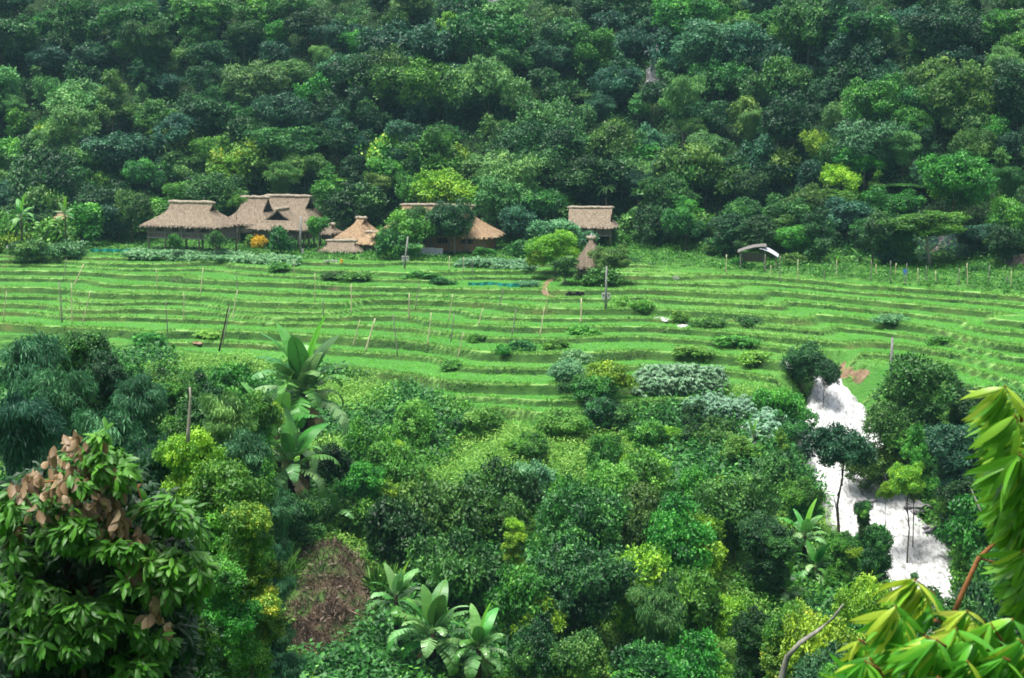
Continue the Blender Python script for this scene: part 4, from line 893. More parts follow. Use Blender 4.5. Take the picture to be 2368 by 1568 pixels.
# ---------------------------------------------------------------- banana plants
def leaf_blade(rng, L, Wd, droop, el, young=False, torn=True):
    """one long banana leaf as a curved strip, its edges torn between side veins"""
    n = 16; V = []; Fc = []; t = np.linspace(0, 1, n+1); a = el; p = np.array([0., 0.]); c = [p.copy()]; 
    for k in range(n):
        a2 = a-droop*(k/n)**1.1*1.25/n*2.2; a = a2; p = p+np.array([math.cos(a), math.sin(a)])*L/n; c.append(p.copy())
    prof = lambda q: 0 if q < .13 else math.sin(math.pi*min(1, (q-.13)/.87)**.62)**.6
    for s in (-1, 1):
        for k in range(n):
            if t[k+1] < .12: continue
            w0, w1 = prof(t[k])*Wd/2, prof(t[k+1])*Wd/2
            gap = .0 if not torn else rng.uniform(0, .75)*L/n; i = len(V); dr = rng.uniform(.10, .5) if torn else .18
            q0, q1 = c[k], c[k+1]; m_ = (c[min(k+1, n)]-c[k])/np.linalg.norm(c[min(k+1, n)]-c[k]); f = 1-gap/(L/n)
            V += [(q0[0], 0, q0[1]), (q1[0], 0, q1[1]), (q0[0]+(q1[0]-q0[0])*f+m_[0]*w1*.25, s*w1, q1[1]-dr*w1+(m_[1])*w1*.25), (q0[0]+m_[0]*w0*.25, s*w0, q0[1]-dr*w0+m_[1]*w0*.25)]
            Fc.append((i, i+1, i+2, i+3) if s > 0 else (i+3, i+2, i+1, i))
    m = MB(); m.v = V; m.f = Fc
    m.tube([(q[0], 0, q[1]-.02) for q in c[::2]], [L*.011*(1-.8*j/8) for j in range(9)], 4)
    return m
def banana(dx, dy, D, R_, label, dyb=None, n=11, dead=2, seed=0, name='banana_plant', stems=True, heights=(0.,)):
    if 100 < D < 160 and dyb is None: D = hit(dx, dy+R_*.95, 96, 170)[1]
    rng = np.random.default_rng(seed+int(dx)); c = P(dx, dy, D); R_ *= 1.32 if R_ > 80 else 1.25; n = int(n*1.8); L = R_*K/FPX*D*1.12; g = tz(c[0], D); base = P(dx, dyb, D)[2] if dyb else max(g, c[2]-L*1.2); base = min(base, c[2]-.3)
    e = empty(name, (c[0], D, base), label, 'banana plant'); top = c[2]-base-L*.12
    r0 = max(.10, L*.045); r0 = min(r0*(1.5 if dyb else 1), .55)
    MB().tube([(0, 0, min(g-base, 0)-.3), (.03, 0, top*.5), (0, 0, top)], [r0*1.25, r0, r0*.62], 9).obj('stem', M['barkdark'] if dyb else M['bark'], e, True)
    for k in range(n+dead):
        az = 2.4*k+rng.uniform(-.4, .4); f = (k/max(n-1, 1))**.8; isd = k >= n
        el = 1.42-1.35*f+rng.uniform(-.12, .12) if not isd else rng.uniform(-.6, -.2); dr = .35+1.9*f if not isd else 2.2; ll = L*(rng.uniform(.85, 1.15)*(1.05 if f < .25 else 1)); 
        m = leaf_blade(rng, ll if not isd else ll*.8, ll*rng.uniform(.27, .35)*(.7 if isd else 1), dr, el, torn=f > .3)
        mt = F['deadleaf'] if isd else F['bananayoung'] if k == 0 else F['banana']
        me = m.mesh('leaf', mt); a = me.attributes.new('tint', 'FLOAT', 'FACE'); tn = float(np.clip(.55+.28*(f-.3)+rng.normal(0, .16), .1, .95)); a.data.foreach_set('value', np.clip(tn+rng.normal(0, .03, len(me.polygons)), 0, 1).astype(np.float32))
        o = link(bpy.data.objects.new('leaf', me), e); o.location = (0, 0, top-L*.28*f); o.rotation_euler = (rng.uniform(-.1, .1), 0, az)
BN = [(700,868,140,104,'largest banana plant with thick dark trunk standing over the left paddies',1010,17,3),
 (640,985,136,88,'banana plant with pale arching leaves left below the largest one',1100,9,2),
 (672,1040,133,84,'banana plant with brown hanging leaf below the largest one',1120,9,3),
 (762,1170,128,62,'young banana plant on the grassy slope above the bare earth',None,7,0),
 (915,1365,117,66,'upper left banana of the trio at the bottom centre',1440,10,1),
 (1000,1440,114,88,'middle and largest banana of the trio at the bottom centre',1530,14,1),
 (1105,1475,112,76,'lower right banana of the trio at the bottom centre',1560,12,1),
 (712,1585,105,46,'banana tip rising from the bottom edge below the bare earth',None,5,0),
 (922,1575,104,30,'tiny banana plant at the bottom edge left of the trio',None,6,1),
 (1860,1222,143,52,'banana plant with brown dead leaves left of the lower cascade',1265,9,3),
 (1885,1296,137,50,'banana plant with upright pale leaf below the dead-leaved one',None,9,0),
 (1812,1350,133,62,'banana plant with long drooping leaves over the dark hollow',None,7,1),
 (2012,1345,131,50,'banana plant half hidden beside the foot of the cascade',None,8,0),
 (1742,1000,164,26,'small banana plant among the cassava rows left of the cascade',None,6,0),
 (1722,1062,158,22,'tiny banana plant left of the dark bamboo-like bush',None,5,0),
 (48,488,268,34,'banana plant with pale leaves above the bushes at far left',None,6,0),
 (150,488,270,26,'small banana plant left of the leftmost stilt house',None,6,0),
 (1930,612,247,22,'bluish banana plant behind the fence right of the grey shed',None,6,0),
 (1985,590,250,18,'pale banana leaves in front of the feathery tree at right',None,5,0),
 (30,1568,24,60,'pale green leaf tips poking in at the bottom left corner',None,3,0)]
for dx, dy, D, r_, lb, yb, n, dd in BN[:-1]: banana(dx, dy, D, r_, lb, yb, n, dd)

# ---------------------------------------------------------------- middle ground beyond the gully
x, y, u = sample(60000, 104, 200, seed=21); zt, m, fr, bw, uu, dn, df = terrain(x, y, True)
scar = np.hypot((uu-316-2.2*(y-121))/42, (y-120.5)/7.0) < 1.1+vnoise(x, y, 3, 60)
ok = (m < .5) & ~in_water(x, y) & ~scar & (y < dn+2)
x, y, zt, uu = x[ok], y[ok], zt[ok], uu[ok]; cl = vnoise(x, y, 9, 61)+vnoise(x, y, 3.5, 62)*.5
a1 = np.stack([x, y, zt], 1)
scatter_tufts('slope_grass', 'light green tangled grass and creepers over the slope below the paddies', 'grass', F['slopegrass'], a1[cl > -.02][:15000], None, .36, 18, 1.25, .85, seed=22, tintm=.50, aspect=.3, tv=.12)
scatter_tufts('slope_undergrowth', 'leafy green undergrowth over the gully slope', 'undergrowth', F['fresh'], a1[(cl <= .0) & (cl > -.16)][:9000], None, .40, 18, 1.5, 1.3, seed=23, tintm=.45)
scatter_tufts('slope_shrub_layer', 'dark broad-leaved shrub layer in the hollows of the gully slope', 'undergrowth', F['mid'], a1[cl <= -.14][:9000], None, .52, 16, 1.6, 1.5, seed=24, tintm=.40)
x, y, u = sample(9000, 16, 108, seed=25, pw=1); zt = terrain(x, y); scatter_tufts('near_undergrowth', 'dark undergrowth on the near side of the gully', 'undergrowth', F['mid'], np.stack([x, y, zt], 1)[:8000], None, .27, 16, .8, .7, seed=26)
x, y, u = sample(9000, 99, 126, 690, 785, seed=31, pw=1)
scatter_tufts('grassy_slope', 'smooth light green grass slope at the bottom right of centre', 'grass', F['slopegrass'], np.stack([x, y, terrain(x, y)], 1)[:4200], None, .30, 18, .9, .6, seed=32, tintm=.50, aspect=.28, tv=.08)
# litter and dry stems on the bare slope
x, y, u = sample(60000, 110, 131, 240, 385, seed=27); zt, m, fr, bw, uu, dn, df = terrain(x, y, True); s_ = np.hypot((uu-316-2.2*(y-121))/48, (y-120.5)/8) < 1.0+vnoise(x, y, 3, 60)
blades('dry_grass', 'dry brown grass and dead stems lying on the bare earth slope', 'dry grass', F['drygrass'], (np.stack([x, y, zt], 1)[s_])[:2600], .5, .03, 3, .35, 28, lean=1.6)
blades('tall_grass', 'tall arching green grass hanging above the bare earth slope', 'grass', F['grass'], np.stack([x, y+4.5, terrain(x, y+4.5)], 1)[(~s_) & (y > 120)][:2500], 1.5, .06, 5, .3, 29, lean=.6, tintm=.3)

MT = [ # dx, top, width, depth, shape, colour, cf, label
 (1395,832,135,176,'bush','lime',.98,'bright lime green round tree beside the pale cassava block'),
 (1395,905,100,174,'bush','dark',1,'dark shaded shrub under the bright lime green round tree'),
 (1310,822,90,182,'bush','pale',.95,'pale green weedy shrub left of the bright lime round tree'),
 (1340,860,90,178,'bush','mid',.95,'green shrub tucked at the left of the lime tree'),
 (1600,925,75,166,'column','dark',.95,'dark green small tree below the cassava block'),
 (1855,785,120,181,'round','dark',.93,'dark spreading tree at the head of the white cascade'),
 (1905,825,80,178,'round','dark',.93,'right half of dark foliage hanging over the cascade head'),
 (1825,895,150,172,'umbrella','fresh',.97,'bright leafy tree reaching over the left side of the cascade'),
 (1800,945,110,169,'bush','mid',.97,'mid-green shrub beneath the leafy tree left of the cascade'),
 (1808,985,30,161,'column','yellow',1,'small yellowish narrow shrub left of the cascade'),
 (1945,980,172,147,'umbrella','teal',.72,'dark umbrella tree with curved trunk standing before the white cascade'),
 (2140,790,205,172,'column','mid',1,'largest broad cone tree right of the cascade, near the bare pole'),
 (2050,920,130,160,'round','olive',.97,'olive tree at the left foot of the large cone tree'),
 (2235,890,130,168,'round','dark',.97,'dark tree at the right foot of the large cone tree'),
 (2120,965,110,150,'cone','fresh',.93,'narrow bright green tree in the middle of the right-hand stand'),
 (2105,1060,95,147,'round','lime',.62,'lime green lower crown over the cascade'),
 (2230,965,150,152,'round','teal',.97,'blue-green tree right of the narrow bright green tree'),
 (2240,1090,120,146,'round','dark',.97,'dark tree at the right bank of the cascade'),
 (2285,1130,180,138,'bush','fresh',.97,'broad leafy green tree at the right bank near the frame edge'),
 (2320,1240,130,132,'bush','mid',.97,'green tree below the broad leafy one at the right bank'),
 (2340,1010,130,150,'round','mid',.97,'green tree cut by the right edge behind the hanging foreground leaves'),
 (2300,1330,200,118,'bush','dark',1,'very dark mass of foliage at the lower right edge'),
 (2050,1108,50,148,'bush','lime',.9,'small lime shrub on the rock between cascade arms'),
 (1996,1150,42,143,'bush','mid',.95,'dark green shrub at the foot of the umbrella tree'),
 (2025,1200,75,138,'bush','mid',.97,'rounded green shrub left of the lower cascade pool'),
 (1950,1215,70,140,'bush','fresh',.97,'fresh green shrub below the umbrella tree'),
 (1800,1030,130,156,'bush','mid',1,'dense bamboo-like bush left of the cascade bend'),
 (1850,1090,90,150,'bush','fresh',.97,'grassy green mound at the left bank of the cascade'),
 (1700,1075,180,140,'round','mid',.98,'large dark vine-covered tree right of centre'),
 (1760,1180,120,135,'round','dark',.98,'dark ivy-clad trunk mass beside the hollow right of centre'),
 (1350,1100,230,132,'round','mid',.98,'large dark green tree at the centre of the lower jungle'),
 (1330,1240,260,122,'round','dark',.98,'massive dark tree below the central tree'),
 (1500,1110,150,138,'bush','olive',1,'olive shrub mass right of the central tree'),
 (1560,1140,170,134,'bush','fresh',1,'bright green leafy mass left of the vine-covered tree'),
 (1490,1240,170,126,'bush','lime',1,'yellow-green bush beside the massive dark tree'),
 (1600,1290,180,122,'bush','fresh',1,'fresh green shrub slope below the vine-covered tree'),
 (1520,1340,200,118,'weep','bamboo',1,'bluish bamboo sprays at the lower centre right'),
 (1600,1420,200,114,'bush','fresh',1,'light green shrub mass at the bottom right of centre'),
 (1350,1440,130,112,'bush','olive',1,'yellow-tipped shrub at the bottom centre'),
 (1250,1420,130,114,'bush','dark',1,'dark shrub at the bottom right of the banana trio'),
 (1470,1470,160,110,'bush','mid',1,'dark green shrub at the bottom edge right of the yellow-tipped one'),
 (1190,1195,50,124,'umbrella','lime',1,'small brilliant yellow-green shrub in the dark jungle hollow'),
 (1220,1300,180,120,'bush','fresh',1,'green shrub right above the banana trio'),
 (1000,1090,200,137,'bush','olive',1,'olive creeper-covered mass left of the central tree'),
 (1150,1060,180,142,'bush','mid',1,'leafy creeper-covered mass above the dark hollow'),
 (770,1010,110,146,'bush','dark',1,'dark shrub in the shade behind the largest banana stem'),
 (610,1100,120,128,'bush','dark',1,'dark shrub around the lower banana stems'),
 (700,1120,90,130,'bush','mid',1,'mid-green shrub at the foot of the banana stems'),
 (900,1010,180,143,'bush','mid',1,'mid-green shrub right of the largest banana'),
 (850,940,150,155,'bush','mid',1,'green shrub against the paddy edge right of the largest banana'),
 (960,920,120,165,'bush','fresh',1,'grassy shrub under the lowest paddy'),
 (900,1130,190,130,'bush','dark',1,'dark leafy shrub right of the young banana plant'),
 (1050,1190,200,126,'bush','mid',1,'dark green creeper wall in the jungle hollow'),
 (830,1060,110,136,'bush','fresh',1,'fresh green shrub right of the banana trunks'),
 (1230,985,110,158,'bush','mid',1,'green shrub row under the small oval paddy'),
 (1240,1050,160,148,'bush','pale',1,'pale leafed shrub above the central tree'),
 (1400,1000,120,155,'bush','olive',1,'olive weedy shrub right below the small oval paddy'),
 (1480,1030,140,150,'bush','fresh',1,'light green shrub on the weedy slope below the lime tree'),
 (1400,1050,150,146,'bush','fresh',1,'light green weedy shrub directly above the central tree'),
 (1700,1000,100,160,'bush','fresh',1,'grassy green mound left of the tiny banana plants'),
 (1650,960,110,166,'bush','olive',1,'weedy mound right of the dark small tree below the cassava'),
 (1620,1060,120,152,'bush','olive',1,'brownish green weedy bush above the vine-covered tree'),
 (1500,960,110,165,'bush','fresh',1,'light green mound below the left end of the cassava block'),
 (1290,930,130,170,'bush','fresh',1,'bushy bank between the lower paddies'),
 (1120,930,120,170,'bush','fresh',1,'bushy bank left under the lowest paddy step'),
 (1900,1420,240,97,'umbrella','lime',.9,'wide yellow-green tree with grey trunk at the lower right'),
 (1980,1330,150,103,'umbrella','lime',.9,'upper crown of yellow-green foliage at the lower right'),
 (1830,1380,120,104,'bush','yellow',.95,'left lobe of yellow-green foliage beside the grassy slope'),
 (1930,1490,160,88,'bush','blue',.95,'dark bluish shrub under the wide yellow-green tree'),
 (2180,1370,200,100,'umbrella','mid',.95,'blue-green sapling crowns in front of the cascade foot'),
 (2115,1320,30,112,'umbrella','pale',.5,'thin pale sapling standing in front of the cascade'),
 (2000,1480,120,86,'bush','mid',1,'mid-green shrub behind the foreground leaves at lower right'),
 (1745,1400,80,108,'bush','dark',1,'dark green shrub at the upper end of the bottom grassy slope'),
 # left side, near bank
 (65,770,230,88,'weep','blue',1,'bluish bamboo thicket topping the left edge below the paddies'),
 (150,840,220,82,'weep','blue',1,'bluish feathery bamboo right of the left edge thicket'),
 (40,900,230,74,'weep','teal',1,'dark bluish bamboo at the left edge above the withered vine'),
 (310,860,170,80,'weep','blue',1,'bluish bamboo spilling down left of the stake in the jungle'),
 (250,940,230,70,'weep','blue',1,'broad bluish bamboo fan behind the withered vine'),
 (340,1010,180,64,'weep','teal',1,'dark blue-green bamboo hanging right of the withered vine'),
 (165,762,150,105,'umbrella','mid',.97,'dark flat tree above the bamboo at left'),
 (240,800,110,104,'bush','dark',1,'dark shrub crown between bamboo and paddies at left'),
 (290,815,120,110,'bush','mid',1,'grey-green shrub at the paddy corner on the left'),
 (370,820,120,125,'bush','olive',1,'olive shrub under the left paddies'),
 (440,830,150,128,'bush','mid',1,'leafy shrub with yellowish tips under the left paddies'),
 (540,835,150,140,'bush','fresh',1,'fresh green vine-covered shrub left of the largest banana'),
 (470,900,160,115,'bush','mid',1,'dark green shrub behind the grey jungle stake'),
 (590,900,100,130,'bush','fresh',1,'bright vine-covered shrub left of the banana leaves'),
 (520,905,170,98,'weep','bamboo',1,'soft green bamboo left of the banana trunks'),
 (575,990,150,92,'weep','blue',1,'bluish hanging bamboo left of the banana trunks'),
 (450,985,150,62,'umbrella','lime',.95,'bright yellow-green tree top left of centre'),
 (500,1070,210,60,'umbrella','fresh',1,'fresh green layered foliage under the bright yellow-green tree top'),
 (575,1155,140,58,'umbrella','yellow',.97,'brilliant yellow leaf sprays over the bare earth slope'),
 (505,1280,165,56,'umbrella','fresh',1,'yellow-green lower foliage left of the bare earth slope'),
 (640,1130,130,84,'weep','blue',1,'bluish bamboo drooping above the bare earth slope'),
 (618,1240,90,78,'weep','teal',1,'dark bamboo fringe along the left of the bare earth slope'),
 (425,1400,140,50,'bush','dark',1,'dark foliage at the bottom left of the bare earth slope'),
 (400,1180,170,46,'bush','gloss',1,'glossy bright green foliage right of the withered vine'),
]
ALT = {'mid': 'fresh', 'fresh': 'lime', 'dark': 'mid', 'olive': 'fresh', 'teal': 'mid', 'lime': 'fresh', 'yellow': 'fresh', 'pale': 'fresh', 'blue': 'bamboo', 'bamboo': 'mid', 'gloss': 'fresh', 'slopegrass': 'fresh'}
def two_tone(e, w, col, seed):
    # a second, offset lobe of neighbouring foliage so that the shrubs grow into one another
    r = random.Random(seed); c = next(o for o in e.children if o.name.startswith('crown')); c2 = c.copy(); SC.collection.objects.link(c2); c2.parent = e
    f = r.uniform(.5, .8); c2.scale = (c.scale[0]*f*1.2, c.scale[1]*f*1.2, c.scale[2]*f); c2.location = (r.uniform(-.5, .5)*w, r.uniform(-.35, .35)*w, max(0, c.location[2]+r.uniform(-.12, .10)*w)); c2.rotation_euler = (r.uniform(-.2, .2), r.uniform(-.2, .2), r.uniform(0, 6))
    c2.material_slots[0].link = 'OBJECT'; c2.material_slots[0].material = F[col]
for dx, dy, w, D, sh, col, cf, lb in MT:
    if 780 < dx < 1750 and dy < 1062 and D >= 140 and sh == 'bush' and 'cassava' not in lb and 'lime' not in lb and 'creeper' not in lb and 'shaded' not in lb: col = {'mid': 'fresh', 'fresh': 'slopegrass', 'olive': 'fresh'}.get(col, col); w *= .85
    nm = 'bamboo_clump' if sh == 'weep' else 'shrub' if sh == 'bush' else 'tree'
    e_ = tree(dx, dy, w*(1.22 if sh == 'bush' else 1.12), D, sh, col, lb, nm, 'bamboo' if sh == 'weep' else nm, 'mid', cf, bark='bark', trunk=True, maxstep=14)
    if sh in ('bush', 'round', 'column') and 'lime round' not in lb and 'cascade' not in lb:
        two_tone(e_, w*K/FPX*D, ALT.get(col, col), int(dx+dy))

def boulders():
    import bmesh
    for k, (dx, dy, w, lb) in enumerate([(2122, 1178, 1.6, 'dark wet boulder under the lime green tree in the cascade'), (2000, 1165, 1.3, 'dark boulder on the left edge of the lower cascade arm'), (2178, 1160, 1.5, 'grey boulder at the right edge of the cascade'),
            (1862, 1080, 1.2, 'brown rock ledge at the left bend of the cascade'), (2060, 1120, 1.7, 'wide wet rock splitting the cascade arms'), (2215, 1290, 1.3, 'dark rock on the right edge of the foamy pool'), (1878, 965, .9, 'small rock at the left edge of the upper cascade'), (2150, 1225, 1.0, 'low rock breaking the foam in mid-stream')]):
        D = float(np.interp(dy, [q[0] for q in RIV], [q[1] for q in RIV])); b = bmesh.new(); bmesh.ops.create_icosphere(b, subdivisions=3, radius=1)
        for v in b.verts: v.co *= 1+float(vnoise(v.co.x*2+k*9, v.co.y*2+v.co.z*3, .8, 44))*.8; v.co.x *= w*.8; v.co.y *= w*.6; v.co.z *= w*.42
        me = bpy.data.meshes.new('boulder'); b.to_mesh(me); b.free(); me.materials.append(M['rock']); o = link(bpy.data.objects.new('boulder', me), None, lb, 'rock'); p = P(dx, dy, D); o.location = (p[0], p[1], p[2]+.1); o.rotation_euler[2] = k
boulders()
FB = [(640,618,60,1.2,'mid','by the field edge below the gable-end house'),(770,636,55,1.1,'dark','below the small orange bucket'),(830,640,70,1.2,'mid','right of the dark bush below the orange bucket'),(975,640,75,1.3,'mid','below the leaning meter pole'),(1015,652,55,1.1,'dark','left of the teal net'),
 (1215,655,50,1.0,'pale','at the right end of the teal net'),(1440,700,45,1.5,'fresh','right of the white-boxed pole'),(1480,712,50,1.7,'fresh','left of the first white rapid'),(1575,738,34,1.6,'yellow','beside the second white rapid'),(1640,752,60,1.6,'olive','on the stream bank right of the rapids'),
 (1735,742,60,1.2,'dark','alone in the right paddies'),(1345,766,60,1.3,'mid','below the short thick stake'),(1205,806,50,1.8,'dark','beside the bare dirt notch'),(1165,812,34,1.4,'mid','left of the bare dirt notch'),(1290,800,60,1.4,'mid','on a bank in the middle paddies'),(1105,786,40,1.2,'mid','on a bank above the lowest paddies'),
 (1330,832,60,1.8,'pale','pale weeds above the lime tree'),(350,788,55,1.5,'mid','on the bank above the left jungle'),(480,772,50,1.2,'fresh','on the bank by the dark leaning pole'),(1040,848,55,1.2,'mid','on the bank above the widest paddy'),(1700,790,80,1.3,'mid','on the stream bank above the cassava block'),(1600,812,70,1.2,'fresh','above the cassava block'),(2180,790,50,1.0,'mid','behind the largest tree right of the cascade'),(2060,738,70,1.1,'pale','in the middle of the right paddies'),(1750,832,70,1.4,'fresh','left of the cascade head')]
for k, (dx, dy, w, h, col, wh) in enumerate(FB):
    p = hit(dx, dy+6, 150, 330); plant('bank_bush', p, h*1.0, w*K/FPX*p[1]*1.3, 'bush', 'far', {'mid': 'fresh', 'dark': 'mid', 'fresh': 'slopegrass'}.get(col, col), f"{ {'mid': 'mid-green', 'dark': 'dark green', 'pale': 'pale', 'fresh': 'bright green', 'yellow': 'yellow-green', 'olive': 'olive'}[col]} low bush {wh}", 'bush', 'low bushes on the terrace banks', 1.0, trunk=False)
# ---------------------------------------------------------------- crops
def crop(name, label, poly, n, h, mat, seed, lo=150, hi=300, leaf=.42):
    """palmate crop plants drawn over an area of ground given by its outline"""
    pts = np.array([hit(a, b, lo, hi)[:2] for a, b in poly]); rng = np.random.default_rng(seed); mn, mx = pts.min(0), pts.max(0); out = []
    while len(out) < n:
        q = mn+(mx-mn)*rng.random(2); c = False; j = len(pts)-1
        for i_ in range(len(pts)):
            a, b = pts[i_], pts[j]
            if (a[1] > q[1]) != (b[1] > q[1]) and q[0] < (b[0]-a[0])*(q[1]-a[1])/(b[1]-a[1])+a[0]: c = not c
            j = i_
        if c: out.append(q)
    o = np.array(out); z = terrain(o[:, 0], o[:, 1]); Pp, A, N, T = [], [], [], []
    for (x, y), z0 in zip(o, z):
        hh = h*rng.uniform(.75, 1.15); tt = .5+rng.normal()*.14
        for k in range(9):
            c = np.array([x, y, z0+hh*rng.uniform(.25, 1)])+rng.normal(size=3)*[.3, .3, .08]; az = rng.uniform(0, 6.28)
            for f in range(5):
                a_ = az+(f-2)*.6; Pp.append(c); A.append([math.cos(a_), math.sin(a_), -.35]); N.append([rng.normal()*.25, rng.normal()*.25, 1]); T.append(tt+rng.normal()*.07)
    L = leaf*rng.uniform(.7, 1.25, len(Pp)); me = leaf_mesh(name, [leaf_arrays(np.array(Pp), np.array(A), np.array(N), L, L*.30, np.clip(T, 0, 1), 'd', .25)], mat)
    link(bpy.data.objects.new(name, me), None, label, 'crop', None, 'stuff')
crop('cassava', 'pale green cassava growing in front of the leftmost stilt house', [(290, 586), (290, 596), (500, 606), (690, 616), (690, 604), (540, 590), (400, 582)], 1300, 1.0, F['pale'], 1, 220, 300, .5)
crop('cassava', 'silvery green block of cassava on the terrace right of the lime tree', [(1470, 900), (1475, 918), (1660, 918), (1672, 893), (1560, 880)], 900, 1.9, F['pale2'], 2, 150, 220, .5)
crop('cassava', 'small silvery cassava rows below the block, left of the cascade', [(1580, 958), (1640, 985), (1690, 975), (1740, 970), (1735, 948), (1650, 945)], 420, 1.7, F['pale2'], 3, 140, 220, .5)
crop('cassava', 'silvery cassava patch beside the bend of the cascade', [(1740, 1010), (1745, 1040), (1815, 1045), (1815, 1010)], 260, 2.0, F['pale2'], 4, 140, 220, .5)
crop('taro', 'broad pale leaved vegetable plants along the village edge before the long house', [(1050, 618), (1230, 632), (1235, 620), (1100, 606)], 420, .9, F['pale'], 5, 220, 300, .5)

# ---------------------------------------------------------------- foreground tree on the left with withered vine
def whorl(rng, c, n, L, axis, spread, hang, tint, aspect=.36, tv=.08):
    """a spray of leaves leaving one twig tip"""
    axis = nrm(np.array(axis, float)); a = rng.normal(size=(n, 3))*spread+axis-np.array([0, 0, hang])*rng.uniform(.5, 1.3, (n, 1))
    a = nrm(a); N = np.tile([0, -.25, 1.0], (n, 1))+rng.normal(size=(n, 3))*.35; P_ = c+a*L*.12+rng.normal(size=(n, 3))*L*.18
    return P_, a, N, L*rng.uniform(.7, 1.2, n), np.clip(tint+rng.normal(0, tv, n), 0, 1)
def pack(ws, mat, name, aspect, parent, droop=.3, style='o', fold=.16):
    P_ = np.concatenate([w[0] for w in ws]); A = np.concatenate([w[1] for w in ws]); N = np.concatenate([w[2] for w in ws]); L = np.concatenate([w[3] for w in ws]); T = np.concatenate([w[4] for w in ws])
    me = leaf_mesh(name, [leaf_arrays(P_, A, N, L, L*aspect, T, style, droop, fold)], mat, True); o = bpy.data.objects.new(name, me)
    if parent is not None: o.location = -Vector(parent.location)
    return link(o, parent)
def front_tree():
    rng = np.random.default_rng(77); b = P(190, 1568, 25); g = tz(b[0], 25); e = empty('broadleaf_tree', (b[0], 25, g), 'dark glossy tree filling the lower left corner, sprays of bright green leaves', 'tree'); off = -np.array([b[0], 25, g])
    bright, inner = [], []
    L = .205
    # outline of the crown in the picture, then sprays set along its clumps
    clumps = [(215,1040,50,30,22,.62),(250,1060,50,26,20,.6),(160,1110,40,20,10,.55),(270,1090,40,30,10,.6),(60,1150,50,20,8,.5),(20,1180,40,30,10,.5),(190,1215,70,28,24,.62),(150,1240,50,20,12,.55),(240,1250,60,22,14,.55),
      (20,1230,30,30,8,.5),(40,1290,50,20,8,.4),(330,1300,50,30,14,.6),(290,1260,40,20,8,.55),(420,1290,70,26,22,.58),(440,1330,50,30,14,.55),(380,1370,50,26,12,.5),(30,1350,50,26,14,.5),(80,1380,40,20,8,.45),
      (180,1400,90,24,26,.52),(120,1430,60,26,16,.5),(230,1450,70,30,18,.5),(180,1490,60,30,12,.45),(60,1500,60,24,12,.38),(20,1460,40,24,8,.4),(360,1480,60,36,14,.5),(330,1540,60,24,10,.45),(400,1200,60,30,18,.5),(360,1170,40,30,10,.45),(110,1170,60,20,10,.45),(300,1330,40,24,9,.5)]
    for x, y, w, h, n, t in clumps:
        for k in range(n):
            q = P(x+rng.normal()*w*.55, y+rng.normal()*h*.6, 23.2+rng.uniform(-.7, .9)); bright.append(whorl(rng, q, 17, L, [rng.normal()*.5, -.5, .1], .55, .5, t+rng.normal()*.09))
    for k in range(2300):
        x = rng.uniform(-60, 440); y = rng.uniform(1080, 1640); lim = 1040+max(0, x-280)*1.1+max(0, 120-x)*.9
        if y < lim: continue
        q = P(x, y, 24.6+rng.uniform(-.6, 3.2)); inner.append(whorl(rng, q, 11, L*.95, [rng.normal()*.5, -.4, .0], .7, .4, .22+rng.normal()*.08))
    pack(bright, F['gloss'], 'leaves', .38, e); pack(inner, F['dark'], 'shaded_leaves', .42, e)  # inner leaves coloured dark to paint in the shade between the bright sprays
    m = MB(); top = P(220, 1060, 24.6)+off; m.tube([(0, 0, -.5), tuple(top*.35+[0, .3, 0]), tuple(top*.7), tuple(top)], [.26, .20, .12, .03], 9); m.obj('trunk', M['barkdark'], e, True)
    for k, (x, y) in enumerate([(60, 1150), (420, 1290), (180, 1400), (20, 1350), (360, 1480), (300, 1260), (110, 1430)]):
        q = P(x, y, 23.6)+off; s_ = top*rng.uniform(.3, .7); MB().tube([tuple(s_), tuple((s_+q)/2+[0, 0, .3]), tuple(q)], [.09, .05, .015], 6).obj('branch', M['barkdark'], e, True)
    # withered vine
    vb = P(230, 1180, 23); v = empty('withered_vine', vb, 'withered climbing vine with large dry pinkish brown leaves draped over the dark glossy tree', 'vine')
    line = [(170,1020,24,10),(195,1040,26,9),(120,1060,22,7),(65,1105,24,12),(100,1120,30,14),(40,1120,16,6),(150,1095,40,12),(200,1085,34,12),(250,1075,20,8),(190,1130,50,20),(240,1150,40,16),(150,1160,40,10),(215,1180,36,12),(270,1180,26,12),(285,1110,6,2),(318,1117,3,1),
            (280,1215,26,14),(255,1240,20,8),(310,1250,22,12),(325,1230,14,5),(300,1285,16,7),(300,1330,14,6),(345,1290,12,5),(330,1350,14,4),(355,1385,12,6),(350,1420,12,6),(385,1440,10,4),(40,1220,14,4),(25,1240,8,2),(395,1370,8,2),(90,1170,30,7),(130,1200,26,5)]
    ws = []
    for x, y, w, n in line:
        for k in range(int(n*1.5)):
            q = P(x+rng.normal()*w*.6, y+rng.normal()*w*.5, 22.9+rng.uniform(-.35, .35)); az = rng.uniform(-1, 1)
            ws.append((q[None], np.array([[az*.5, -.2, -1.0]])+rng.normal(size=(1, 3))*.4, np.array([[rng.normal()*.6, -1.0, .35]]), np.array([.175*rng.uniform(.6, 1.35)]), np.array([np.clip(.5+rng.normal()*.2, 0, 1)])))
    pack(ws, F['deadleaf'], 'dry_leaves', .62, v, droop=-.12, fold=.25)
    m = MB(); pts = [(170, 1010), (215, 1120), (250, 1190), (300, 1260), (330, 1340), (370, 1440)]; m.tube([tuple(P(x, y, 22.95+.1*math.sin(x))-vb) for x, y in pts], .02, 5)
